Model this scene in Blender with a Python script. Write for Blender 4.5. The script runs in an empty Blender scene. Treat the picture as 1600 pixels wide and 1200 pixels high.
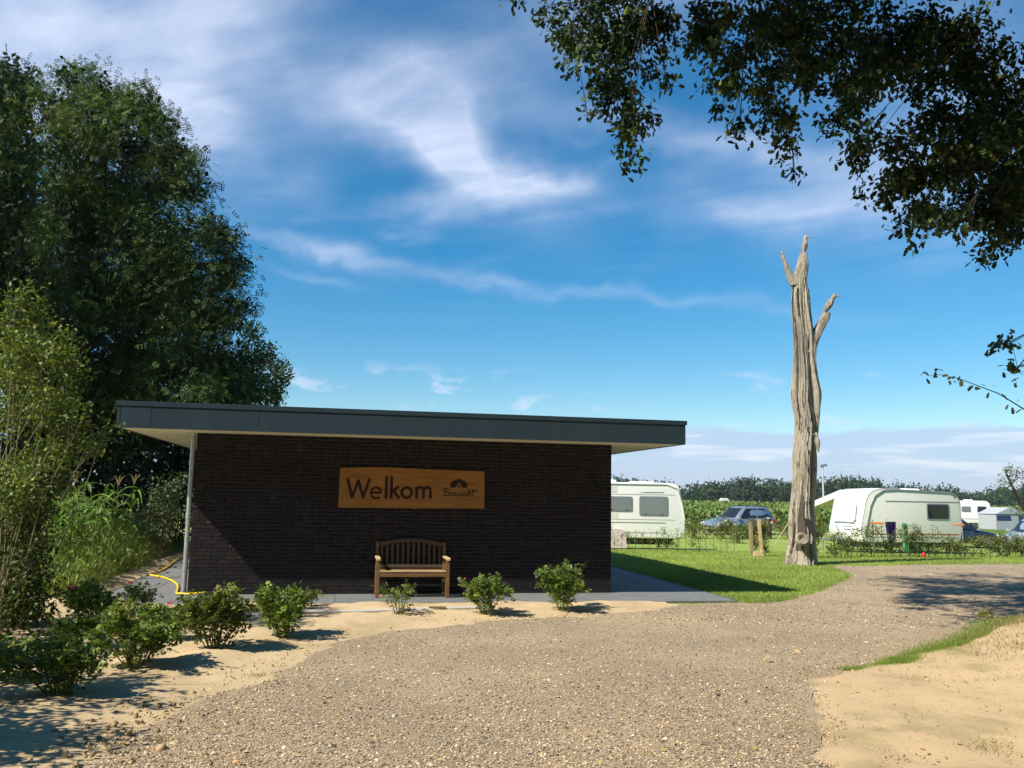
import bpy, bmesh, math, random
import numpy as np
from mathutils import Vector, Matrix
random.seed(7); rng = np.random.default_rng(11)
R = math.radians
scene = bpy.context.scene
col = scene.collection

# ------------------------------------------------------------------ camera
CAM_Z = 1.696; PITCH = 0.1279; ROLL = -0.0177
cp, sp = math.cos(PITCH), math.sin(PITCH)
r0, u0, f0 = Vector((1, 0, 0)), Vector((0, -sp, cp)), Vector((0, cp, sp))
rr = r0 * math.cos(ROLL) - u0 * math.sin(ROLL); uu = r0 * math.sin(ROLL) + u0 * math.cos(ROLL)
cam_d = bpy.data.cameras.new('camera'); cam = bpy.data.objects.new('camera', cam_d); col.objects.link(cam)
m = Matrix.Identity(4)
for i in range(3): m[i][0], m[i][1], m[i][2] = rr[i], uu[i], -f0[i]
m.translation = (0, 0, CAM_Z)
cam.matrix_world = m
cam_d.sensor_width = 36; cam_d.lens = 36 * 1346.7 / 1600; cam_d.clip_end = 4000; cam_d.clip_start = 0.05
scene.camera = cam

# ------------------------------------------------------------------ sun, sky, exposure
SUN_FROM = Vector((-1.940, -1.340, 2.36)).normalized()
sd = bpy.data.lights.new('sun', 'SUN'); sun = bpy.data.objects.new('sun', sd); col.objects.link(sun)
sd.energy = 5.0; sd.angle = R(0.53); sd.color = (1.0, 0.93, 0.80)
sun.rotation_euler = SUN_FROM.to_track_quat('Z', 'Y').to_euler(); sun.location = (-20, -14, 24)
scene.view_settings.view_transform = 'Standard'; scene.view_settings.look = 'None'
scene.view_settings.gamma = 1.0; scene.view_settings.exposure = 0.5
scene.cycles.use_denoising = True
scene.cycles.max_bounces = 8; scene.cycles.transparent_max_bounces = 6
world = bpy.data.worlds.new('World'); scene.world = world; world.use_nodes = True
world.cycles.sampling_method = 'MANUAL'; world.cycles.sample_map_resolution = 512
wt = world.node_tree; wt.nodes.clear()
class NT:
    def __init__(s, t): s.t = t
    def n(s, typ, **kw):
        nd = s.t.nodes.new(typ)
        for k, v in kw.items(): setattr(nd, k, v)
        return nd
    def put(s, sock, v):
        if isinstance(v, bpy.types.NodeSocket): s.t.links.new(v, sock)
        else: sock.default_value = v
    def m(s, op, a, b=0.0, c=None, clamp=False):
        nd = s.n('ShaderNodeMath', operation=op, use_clamp=clamp)
        s.put(nd.inputs[0], a); s.put(nd.inputs[1], b)
        if c is not None: s.put(nd.inputs[2], c)
        return nd.outputs[0]
    def mix(s, fac, a, b, blend='MIX'):
        nd = s.n('ShaderNodeMix', data_type='RGBA', blend_type=blend)
        s.put(nd.inputs[0], fac); s.put(nd.inputs[6], a); s.put(nd.inputs[7], b)
        return nd.outputs[2]
    def noise(s, vec, scale, detail=4, rough=0.5, dist=0.0):
        nd = s.n('ShaderNodeTexNoise'); s.put(nd.inputs['Scale'], scale); s.put(nd.inputs['Detail'], detail)
        s.put(nd.inputs['Roughness'], rough); s.put(nd.inputs['Distortion'], dist)
        if vec is not None: s.put(nd.inputs['Vector'], vec)
        return nd.outputs[0]
    def step(s, x, a, b):
        nd = s.n('ShaderNodeMapRange', interpolation_type='SMOOTHSTEP'); s.put(nd.inputs[0], x)
        s.put(nd.inputs[1], a); s.put(nd.inputs[2], b); return nd.outputs[0]
    def xyz(s, x, y, z):
        nd = s.n('ShaderNodeCombineXYZ'); s.put(nd.inputs[0], x); s.put(nd.inputs[1], y); s.put(nd.inputs[2], z); return nd.outputs[0]
W = NT(wt)
sky = W.n('ShaderNodeTexSky', sky_type='NISHITA', sun_disc=False)
sky.sun_elevation = math.asin(SUN_FROM.z); sky.sun_rotation = math.atan2(SUN_FROM.x, SUN_FROM.y)
sky.air_density = 1.0; sky.dust_density = 0.3; sky.ozone_density = 3.0
hs = W.n('ShaderNodeHueSaturation'); W.put(hs.inputs['Color'], sky.outputs[0]); hs.inputs['Saturation'].default_value = 1.44
hs.inputs['Hue'].default_value = 0.492; hs.inputs['Value'].default_value = 1.0
tc = W.n('ShaderNodeTexCoord'); sx = W.n('ShaderNodeSeparateXYZ'); W.put(sx.inputs[0], tc.outputs['Generated'])
dx, dy, dz = sx.outputs
az0 = W.m('MULTIPLY', W.m('ARCTAN2', dx, dy), 57.2958); el0 = W.m('MULTIPLY', W.m('ARCSINE', dz), 57.2958)
wob = W.n('ShaderNodeTexNoise'); wob.inputs['Scale'].default_value = 7.0; wob.inputs['Detail'].default_value = 5.0
W.put(wob.inputs['Vector'], tc.outputs['Generated'])
sw = W.n('ShaderNodeSeparateColor'); W.put(sw.inputs[0], wob.outputs['Color'])
az = W.m('ADD', az0, W.m('MULTIPLY', W.m('SUBTRACT', sw.outputs[0], 0.5), 11.0))
el = W.m('ADD', el0, W.m('MULTIPLY', W.m('SUBTRACT', sw.outputs[1], 0.5), 6.0))
def blob(ac, ec, ra, re, rot, amp):
    c, s_ = math.cos(R(rot)), math.sin(R(rot))
    da = W.m('SUBTRACT', az, ac); de = W.m('SUBTRACT', el, ec)
    u = W.m('DIVIDE', W.m('ADD', W.m('MULTIPLY', da, c), W.m('MULTIPLY', de, s_)), ra)
    v = W.m('DIVIDE', W.m('SUBTRACT', W.m('MULTIPLY', de, c), W.m('MULTIPLY', da, s_)), re)
    q = W.m('ADD', W.m('MULTIPLY', u, u), W.m('MULTIPLY', v, v))
    return W.m('MULTIPLY', W.m('EXPONENT', W.m('MULTIPLY', q, -1.0)), amp)
BLOBS = [(2, 32, 24, 5, 0, .14), (-33, 26.5, 10, 7, -15, 1.2), (-20, 29.5, 6, 4, 50, .8), (-23, 23, 8, 3.0, -25, .42), (-9.5, 24.6, 6.5, 2.3, -10, .95), (-4.2, 22.8, 6.5, 2.7, -30, 1.1),
         (1.5, 20.6, 5, 1.4, -12, .5), (-6.2, 18.6, 3.0, 1.1, 18, .42), (-1, 28, 9, 3.0, 25, .42), (12.5, 23, 10, 1.2, -14, .45), (20, 18, 9, 2.2, -8, .42),
         (28, 22, 10, 6, 0, .4), (-12.5, 15.0, 6, 0.5, -7, .38), (1, 13.2, 9, 0.45, -5, .28), (14, 12.2, 8, 0.5, -4, .16), (-13, 13.6, 3.5, 0.3, -6, .22)]
tot = None
for b in BLOBS:
    o = blob(*b); tot = o if tot is None else W.m('ADD', tot, o)
# streaky cirrus texture in the plane of the cloud layer
zz = W.m('MAXIMUM', dz, 0.05)
px_ = W.m('DIVIDE', dx, zz); py_ = W.m('DIVIDE', dy, zz)
c30, s30 = math.cos(R(35)), math.sin(R(35))
pu = W.m('ADD', W.m('MULTIPLY', px_, c30), W.m('MULTIPLY', py_, -s30)); pv = W.m('ADD', W.m('MULTIPLY', px_, s30), W.m('MULTIPLY', py_, c30))
fib = W.noise(W.xyz(W.m('MULTIPLY', pu, 0.8), W.m('MULTIPLY', pv, 1.7), 0.0), 2.0, 7, 0.56, 0.3)
soft = W.noise(W.xyz(px_, py_, 3.0), 1.3, 5, 0.55, 0.4)
texm = W.m('ADD', W.m('MULTIPLY', W.step(fib, 0.25, 0.75), 0.5), W.m('ADD', W.m('MULTIPLY', W.step(soft, 0.3, 0.7), 0.35), 0.28))
cir = W.m('MULTIPLY', W.m('MINIMUM', tot, 1.0), texm)
gen = W.m('MULTIPLY', W.m('MULTIPLY', W.step(soft, 0.5, 0.75), W.step(fib, 0.35, 0.8)), 0.35)
gen = W.m('MULTIPLY', gen, W.step(el0, 9.0, 20.0))
dens = W.m('MINIMUM', W.m('ADD', cir, gen), 0.92)
c1 = W.mix(dens, hs.outputs[0], (6.0, 6.6, 8.2, 1))
# low bank on the horizon
bn = W.noise(W.xyz(W.m('MULTIPLY', az0, 0.05), W.m('MULTIPLY', el0, 0.30), 0.0), 2.6, 6, 0.55, 0.3)
top = W.m('ADD', 3.4, W.m('MULTIPLY', bn, 2.4))
bank = W.m('MULTIPLY', W.m('SUBTRACT', 1.0, W.step(W.m('SUBTRACT', el0, top), -0.5, 0.25)), 0.8)
streak = W.noise(W.xyz(W.m('MULTIPLY', az0, 0.09), W.m('MULTIPLY', el0, 0.9), 5.0), 1.7, 5, 0.5, 0.2)
bcol = W.mix(W.step(streak, 0.5, 0.72), (3.7, 4.8, 6.7, 1), (5.8, 6.3, 7.6, 1))
c2 = W.mix(bank, c1, bcol)
# a few small puffs above the bank
pf = W.noise(W.xyz(W.m('MULTIPLY', az0, 0.16), W.m('MULTIPLY', el0, 0.42), 9.0), 1.6, 5, 0.6, 0.3)
pm = W.m('MULTIPLY', W.m('MULTIPLY', W.step(pf, 0.56, 0.72), W.step(el0, 3.5, 5.0)), W.m('SUBTRACT', 1.0, W.step(el0, 7.0, 9.0)))
c3 = W.mix(W.m('MULTIPLY', pm, 0.55), c2, (5.6, 6.2, 7.8, 1))
bg = W.n('ShaderNodeBackground'); W.put(bg.inputs[0], c3); bg.inputs[1].default_value = 0.098
wo = W.n('ShaderNodeOutputWorld'); wt.links.new(bg.outputs[0], wo.inputs[0])

# ------------------------------------------------------------------ helpers
def tag(o, label=None, cat=None, group=None, kind=None):
    if label: o['label'] = label
    if cat: o['category'] = cat
    if group: o['group'] = group
    if kind: o['kind'] = kind
    return o
def empty(name, loc=(0, 0, 0), rz=0.0):
    o = bpy.data.objects.new(name, None); col.objects.link(o); o.location = loc; o.rotation_euler = (0, 0, rz); o.empty_display_size = .2
    return o
def link(name, me, mat=None, parent=None):
    if mat is not None and not me.materials: me.materials.append(mat)
    o = bpy.data.objects.new(name, me); col.objects.link(o)
    if parent is not None: o.parent = parent
    return o
def copy_tree(o, parent=None):
    c = o.copy(); col.objects.link(c); c.parent = parent
    for ch in [k for k in bpy.data.objects if k.parent == o]: copy_tree(ch, c)
    return c
MATS = {}
def material(name, base, rough=0.7, spec=0.3, metal=0.0, var=None, var2=None, bump=None, tint=False, transl=0.0, stretch=None, coat=0.0, objrand=0.0):
    """Procedural material: base colour, noise variation (scale, colour, lo, hi), bump (scale, strength, distance)."""
    if name in MATS: return MATS[name]
    ma = bpy.data.materials.new(name); ma.use_nodes = True; t = ma.node_tree; t.nodes.clear(); N = NT(t)
    out = N.n('ShaderNodeOutputMaterial'); pr = N.n('ShaderNodeBsdfPrincipled')
    tcn = N.n('ShaderNodeTexCoord'); vec = tcn.outputs['Object']
    if stretch:
        mp = N.n('ShaderNodeMapping'); N.put(mp.inputs['Vector'], vec); mp.inputs['Scale'].default_value = stretch; vec = mp.outputs[0]
    c = (*base, 1)
    for v in (var, var2):
        if v:
            nz = N.noise(vec, v[0], v[4] if len(v) > 4 else 5, 0.6); c = N.mix(N.step(nz, v[2], v[3]), c, (*v[1], 1))
    if tint:
        at = N.n('ShaderNodeAttribute', attribute_name='tint'); c = N.mix(1.0, c, at.outputs['Color'], 'MULTIPLY')
    if objrand:
        oi = N.n('ShaderNodeObjectInfo'); hsn = N.n('ShaderNodeHueSaturation'); N.put(hsn.inputs['Color'], c)
        N.put(hsn.inputs['Value'], N.m('ADD', 1 - objrand, N.m('MULTIPLY', oi.outputs['Random'], 2 * objrand))); c = hsn.outputs[0]
    N.put(pr.inputs['Base Color'], c); pr.inputs['Roughness'].default_value = rough; pr.inputs['Metallic'].default_value = metal
    pr.inputs['Specular IOR Level'].default_value = spec; pr.inputs['Coat Weight'].default_value = coat
    if bump:
        bp = N.n('ShaderNodeBump'); bp.inputs['Strength'].default_value = bump[1]; bp.inputs['Distance'].default_value = bump[2]
        N.put(bp.inputs['Height'], N.noise(vec, bump[0], 6, 0.65)); N.put(pr.inputs['Normal'], bp.outputs[0])
    if transl:
        tr = N.n('ShaderNodeBsdfTranslucent'); N.put(tr.inputs[0], N.mix(1.0, c, (1.0, 1.0, 0.45, 1), 'MULTIPLY'))
        ms = N.n('ShaderNodeMixShader'); ms.inputs[0].default_value = transl
        t.links.new(pr.outputs[0], ms.inputs[1]); t.links.new(tr.outputs[0], ms.inputs[2]); t.links.new(ms.outputs[0], out.inputs[0])
    else: t.links.new(pr.outputs[0], out.inputs[0])
    MATS[name] = ma
    return ma
def np_mesh(name, V, T, tint=None, smooth=False):
    """Triangle mesh from numpy arrays."""
    V = np.ascontiguousarray(V, dtype=np.float32); T = np.ascontiguousarray(T, dtype=np.int32)
    me = bpy.data.meshes.new(name); me.vertices.add(len(V)); me.vertices.foreach_set('co', V.ravel())
    k = T.shape[1]; me.loops.add(len(T) * k); me.loops.foreach_set('vertex_index', T.ravel())
    me.polygons.add(len(T)); me.polygons.foreach_set('loop_start', np.arange(len(T), dtype=np.int32) * k)
    if tint is not None:
        a = me.color_attributes.new('tint', 'FLOAT_COLOR', 'POINT'); c = np.ones((len(V), 4), np.float32); c[:, :3] = tint; a.data.foreach_set('color', c.ravel())
    if smooth: me.polygons.foreach_set('use_smooth', np.ones(len(T), bool))
    me.update(calc_edges=True); me.validate()
    return me
def norm(a): return a / np.maximum(np.linalg.norm(a, axis=-1, keepdims=True), 1e-9)
def frames(x, up):
    x = norm(x); y = norm(np.cross(up, x)); z = np.cross(x, y)
    return np.stack([x, y, z], axis=2)          # columns
def instances(PV, PT, M, T, S, tint=None):
    n = len(T); V = np.einsum('nij,vj->nvi', M, PV) * np.asarray(S).reshape(n, 1, -1) + T[:, None, :]
    F = (PT[None] + (np.arange(n) * len(PV))[:, None, None]).reshape(-1, PT.shape[1])
    tt = None if tint is None else np.repeat(tint, len(PV), axis=0)
    return V.reshape(-1, 3), F, tt
def rsph(n):
    return norm(rng.normal(size=(n, 3)))
class MB:
    """Collects shapes of ONE part and links them as one mesh object."""
    def __init__(s): s.V = []; s.F = []
    def add(s, V, F):
        o = len(s.V); s.V += [tuple(v) for v in V]; s.F += [tuple(i + o for i in f) for f in F]; return s
    def box(s, c, size, rot=None, jit=0.0):
        hx, hy, hz = size[0] / 2, size[1] / 2, size[2] / 2
        V = [Vector((a * hx, b * hy, d * hz)) for a in (-1, 1) for b in (-1, 1) for d in (-1, 1)]
        if jit: V = [v + Vector((random.uniform(-jit, jit), random.uniform(-jit, jit), random.uniform(-jit, jit))) for v in V]
        if rot is not None: V = [rot @ v for v in V]
        c = Vector(c)
        return s.add([v + c for v in V], [(0, 1, 3, 2), (4, 6, 7, 5), (0, 4, 5, 1), (2, 3, 7, 6), (0, 2, 6, 4), (1, 5, 7, 3)])
    def tube(s, pts, rad, seg=8, cap=True):
        pts = [Vector(p) for p in pts]; n = len(pts)
        if not hasattr(rad, '__len__'): rad = [rad] * n
        V = []; F = []; prev = None
        for i in range(n):
            d = (pts[min(i + 1, n - 1)] - pts[max(i - 1, 0)]).normalized()
            a = prev if prev is not None else (Vector((0, 0, 1)) if abs(d.z) < .9 else Vector((1, 0, 0)))
            a = (a - d * a.dot(d)).normalized(); prev = a; b = d.cross(a)
            for k in range(seg):
                t = 2 * math.pi * k / seg; V.append(pts[i] + (a * math.cos(t) + b * math.sin(t)) * rad[i])
        for i in range(n - 1):
            for k in range(seg):
                k2 = (k + 1) % seg; F.append((i * seg + k, i * seg + k2, (i + 1) * seg + k2, (i + 1) * seg + k))
        if cap: F.append(tuple(range(seg - 1, -1, -1))); F.append(tuple(range((n - 1) * seg, n * seg)))
        return s.add(V, F)
    def lathe(s, prof, c=(0, 0, 0), seg=20, rot=None):
        V = []; F = []
        for r_, z in prof:
            for k in range(seg):
                t = 2 * math.pi * k / seg; v = Vector((r_ * math.cos(t), r_ * math.sin(t), z)); V.append((rot @ v if rot is not None else v) + Vector(c))
        for i in range(len(prof) - 1):
            for k in range(seg):
                k2 = (k + 1) % seg; F.append((i * seg + k, i * seg + k2, (i + 1) * seg + k2, (i + 1) * seg + k))
        F.append(tuple(range(seg - 1, -1, -1))); F.append(tuple(range((len(prof) - 1) * seg, len(prof) * seg)))
        return s.add(V, F)
    def prism(s, poly, d0, d1, axis='y'):
        n = len(poly)
        f = {'y': lambda a, b, d: (a, d, b), 'x': lambda a, b, d: (d, a, b), 'z': lambda a, b, d: (a, b, d)}[axis]
        V = [f(a, b, d0) for a, b in poly] + [f(a, b, d1) for a, b in poly]
        F = [tuple(range(n)), tuple(range(2 * n - 1, n - 1, -1))] + [(i, (i + 1) % n + 0, (i + 1) % n + n, i + n)[::-1] for i in range(n)]
        return s.add(V, F)
    def ribbon(s, pts, w, d0, d1, closed=False):
        """Flat stroke in the x-z plane, from depth d0 (front) to d1."""
        P = [Vector(p) for p in pts]; n = len(P); L = []; Rr = []
        for i in range(n):
            a = P[(i - 1) % n] if (closed or i > 0) else P[i]; b = P[(i + 1) % n] if (closed or i < n - 1) else P[i]
            d = (b - a).normalized(); nn = Vector((-d.y, d.x)); L.append(P[i] + nn * w / 2); Rr.append(P[i] - nn * w / 2)
        V = [(p.x, d0, p.y) for p in L] + [(p.x, d0, p.y) for p in Rr] + [(p.x, d1, p.y) for p in L] + [(p.x, d1, p.y) for p in Rr]
        F = []
        for i in range(n if closed else n - 1):
            j = (i + 1) % n
            F += [(i, j, n + j, n + i), (i, i + 2 * n, j + 2 * n, j), (n + i, n + j, 3 * n + j, 3 * n + i)]
        if not closed: F += [(0, n, 3 * n, 2 * n), (n - 1, 3 * n - 1, 4 * n - 1, 2 * n - 1)]
        return s.add(V, F)
    def mesh(s, name, smooth=False, bevel=0.0, tint=None, seg=2):
        me = bpy.data.meshes.new(name); me.from_pydata([tuple(v) for v in s.V], [], s.F); me.update()
        bm = bmesh.new(); bm.from_mesh(me); bmesh.ops.recalc_face_normals(bm, faces=bm.faces)
        if bevel:
            ed = [e for e in bm.edges if len(e.link_faces) == 2 and e.calc_face_angle(0) > .5]
            bmesh.ops.bevel(bm, geom=ed, offset=bevel, segments=seg, affect='EDGES', profile=.5, clamp_overlap=True)
        bm.to_mesh(me); bm.free()
        if tint is not None:
            a = me.color_attributes.new('tint', 'FLOAT_COLOR', 'POINT'); a.data.foreach_set('color', np.tile(np.array([*tint, 1], np.float32), len(me.vertices)))
        if smooth:
            me.polygons.foreach_set('use_smooth', [True] * len(me.polygons))
            if smooth != 'all': me.set_sharp_from_angle(angle=R(38))
        return me
    def build(s, name, mat, parent=None, smooth=False, bevel=0.0, tint=None, seg=2):
        return link(name, s.mesh(name, smooth, bevel, tint, seg), mat, parent)
def gz(y):
    t = min(max((y - 24) / 18, 0), 1); return -0.45 * t * t * (3 - 2 * t)
def gzn(y):
    t = np.clip((y - 24) / 18, 0, 1); return -0.45 * t * t * (3 - 2 * t)
def vnoise(x, y, s, seed=0):
    """Smooth value noise on numpy arrays."""
    x = x / s + seed * 17.3; y = y / s + seed * 9.7; xi = np.floor(x).astype(np.int64); yi = np.floor(y).astype(np.int64); fx = x - xi; fy = y - yi
    fx = fx * fx * (3 - 2 * fx); fy = fy * fy * (3 - 2 * fy)
    def h(a, b): return np.modf(np.abs(np.sin(a * 127.1 + b * 311.7 + seed * 3.1) * 43758.5453))[0]
    return (h(xi, yi) * (1 - fx) + h(xi + 1, yi) * fx) * (1 - fy) + (h(xi, yi + 1) * (1 - fx) + h(xi + 1, yi + 1) * fx) * fy
def inpoly(x, y, poly):
    ins = np.zeros(len(x), bool); n = len(poly)
    for i in range(n):
        x0, y0 = poly[i]; x1, y1 = poly[(i + 1) % n]
        c = ((y0 > y) != (y1 > y)) & (x < (x1 - x0) * (y - y0) / (y1 - y0 + 1e-12) + x0); ins ^= c
    return ins
def edge_dist(x, y, poly):
    d = np.full(len(x), 1e9); n = len(poly)
    for i in range(n):
        a = np.array(poly[i]); b = np.array(poly[(i + 1) % n]); ab = b - a
        t = np.clip(((x - a[0]) * ab[0] + (y - a[1]) * ab[1]) / (ab @ ab + 1e-12), 0, 1)
        d = np.minimum(d, np.hypot(x - a[0] - t * ab[0], y - a[1] - t * ab[1]))
    return d

# ------------------------------------------------------------------ leaf shapes (x along the leaf, unit length)
def fan(outline):
    V = np.array([(0.45, 0, 0.0)] + [(x, y, abs(y) * .25 - .12 * (x - .4) ** 2) for x, y in outline]); n = len(outline)
    return V, np.array([(0, i + 1, (i + 1) % n + 1) for i in range(n)])
_h = [(0, .0), (.22, .20), (.30, .10), (.50, .33), (.60, .16), (.80, .27), (1.0, .0)]
OAK_LEAF = fan(_h + [(x, -y) for x, y in _h[-2:0:-1]])
LEAF = (np.array([(0, 0, 0), (.42, .27, .07), (1, 0, -.06), (.42, -.27, .07), (.48, 0, 0)]), np.array([(0, 4, 1), (4, 2, 1), (0, 3, 4), (4, 3, 2)]))
def leaflets(defs):
    V = []; T = []
    for (x, y, ang, l, w) in defs:
        o = len(V); c, s_ = math.cos(ang), math.sin(ang)
        for (a, b, z) in ((0, 0, 0), (.45 * l, w / 2, .03), (l, 0, -.03), (.45 * l, -w / 2, .03)): V.append((x + a * c - b * s_, y + a * s_ + b * c, z - .12 * x * x))
        T += [(o, o + 2, o + 1), (o, o + 3, o + 2)]
    return np.array(V), np.array(T)
PINNATE = leaflets([(x, 0, sg * 1.1, .30, .17) for x in (.14, .42, .70) for sg in (1, -1)] + [(.78, 0, 0, .28, .14)])
ROSE_LEAF = leaflets([(.3, 0, 1.0, .36, .26), (.3, 0, -1.0, .36, .26), (.62, 0, .8, .38, .28), (.62, 0, -.8, .38, .28), (.66, 0, 0, .42, .3)])
DIAMOND = (np.array([(0, 0, 0), (.45, .34, .08), (1, 0, -.05), (.45, -.34, .08)]), np.array([(0, 2, 1), (0, 3, 2)]))
BLADE1 = (np.array([(0, .5, 0), (0, -.5, 0), (1, 0, .08)]), np.array([(0, 1, 2)]))
BLADE = (np.array([(0, .5, 0), (0, -.5, 0), (.55, .34, .02), (.55, -.34, .02), (1, 0, .12)]), np.array([(0, 1, 3), (0, 3, 2), (2, 3, 4)]))

def palette_tint(n, pal, jit=.15):
    pal = np.array(pal); w = pal[:, 3] / pal[:, 3].sum(); i = rng.choice(len(pal), n, p=w)
    return np.clip(pal[i, :3] * (1 + rng.normal(0, jit, (n, 1))), .003, 1)
def foliage(name, clusters, proto, density, size, pal, mat, parent, per=6, spread=1.6, droop=.25, shell=.5, depth=1.0, origin=None, flat=.5, kind='stuff', split=0, sub=0):
    """Leaves in sprigs through the volume of the clusters (x, y, z, horizontal radius, vertical radius)."""
    C = []; D = []; G = []
    for (x, y, z, r, rz) in clusters:
        n = max(3, int(density * (r * rz) / (per * size * size)))
        u = rsph(n) * (rng.random((n, 1)) ** shell); c = np.array([x, y, z]) + u * np.array([r, r * depth, rz])
        if sub:      # sprigs gather in clumps with gaps between
            k = rsph(sub) * (rng.random((sub, 1)) ** .4); ki = rng.integers(0, sub, n); u = k[ki] + rng.normal(0, .17, (n, 3)); G.append(rng.uniform(.55, 1.5, sub)[ki]); c = np.array([x, y, z]) + u * np.array([r, r * depth, rz])
        d = norm(u * .8 + rng.normal(0, .6, (n, 3)) + np.array([0, 0, -droop])); C.append(c); D.append(d)
    C = np.concatenate(C); D = np.concatenate(D); n = len(C)
    P = np.repeat(C, per, axis=0) + rng.normal(0, size * spread * .5, (n * per, 3)); A = norm(np.repeat(D, per, axis=0) + rng.normal(0, .75, (n * per, 3)) + np.array([0, 0, -droop]))
    U = norm(rng.normal(0, 1, (n * per, 3)) + np.array([0, 0, 1.0]) * flat * 3)
    S = size * rng.uniform(.7, 1.25, (n * per, 1)); tt = palette_tint(n * per, pal)
    tt *= np.repeat(rng.uniform(.8, 1.2, (n, 1)), per, axis=0)
    if G: tt *= np.repeat(np.concatenate(G)[:, None], per, axis=0)
    o = np.array(origin if origin is not None else (parent.location if parent is not None else (0, 0, 0)))
    M = frames(A, U)
    if split:
        # the leaves that hang lowest show singly: each is a part of its own
        idx = np.argsort(P[:, 2])[:split]; keep = np.ones(len(P), bool); keep[idx] = False
        tv = []
        for k in range(6):
            V, T, t2 = instances(proto[0], proto[1], np.eye(3)[None], np.zeros((1, 3)), np.ones((1, 1)), palette_tint(1, pal)); mm = np_mesh('leaf', V, T, t2); mm.materials.append(mat); tv.append(mm)
        for j, i in enumerate(idx):
            lf = link('leaf', tv[j % 6], None, parent); m4 = Matrix.Identity(4); mm3 = Matrix(M[i].tolist()) * float(S[i, 0])
            for a in range(3):
                for b in range(3): m4[a][b] = mm3[a][b]
            m4.translation = Vector((P[i] - o).tolist()); lf.matrix_local = m4
        P, M, S, tt = P[keep], M[keep], S[keep], tt[keep]
    V, T, t2 = instances(proto[0], proto[1], M, P - o, S, tt)
    ob = link(name, np_mesh(name, V, T, t2), mat, parent)
    if kind: ob['kind'] = kind
    return ob
def limbs(name, base, clusters, mat, parent, r0=.25, trunk=None, frac=.5, kmax=40, seg=7):
    """Tapered trunk plus limbs that reach into the clusters."""
    t = [Vector(p) for p in trunk]; o = Vector(parent.location); mb = MB(); n = len(t)
    mb.tube([p - o for p in t], [r0 * (1 - .72 * i / (n - 1)) for i in range(n)], 10)
    tr = mb.build('trunk', mat, parent, True)
    cl = list(clusters); random.shuffle(cl); br = MB()
    for (x, y, z, r, rz) in cl[:kmax]:
        c = Vector((x, y, z)); cand = [p for p in t if p.z < z + .3] or [t[0]]
        s = min(cand[1:] or cand, key=lambda p: (p - c).length + abs(p.z - z) * .2); L = (c - s).length
        if L < .2: continue
        mid = s.lerp(c, .5) + Vector((random.uniform(-.12, .12) * L, random.uniform(-.12, .12) * L, .10 * L))
        rb = min(r0 * .35, .012 + .013 * L); pts = [s, s.lerp(mid, .5) + Vector((0, 0, .03 * L)), mid, mid.lerp(c, .6), c]
        br.tube([p - o for p in pts], [rb, rb * .8, rb * .6, rb * .4, rb * .18], seg, False)
        for k in range(3):
            e = c + Vector((random.uniform(-1, 1) * r, random.uniform(-1, 1) * r, random.uniform(-1, 1) * rz)) * .8
            br.tube([mid.lerp(c, .55) - o, c.lerp(e, .5) - o + Vector((0, 0, .05)), e - o], [rb * .35, rb * .22, rb * .08], 5, False)
    if br.V: br.build('limbs', mat, parent, True)['kind'] = 'stuff'
    return tr
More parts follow.
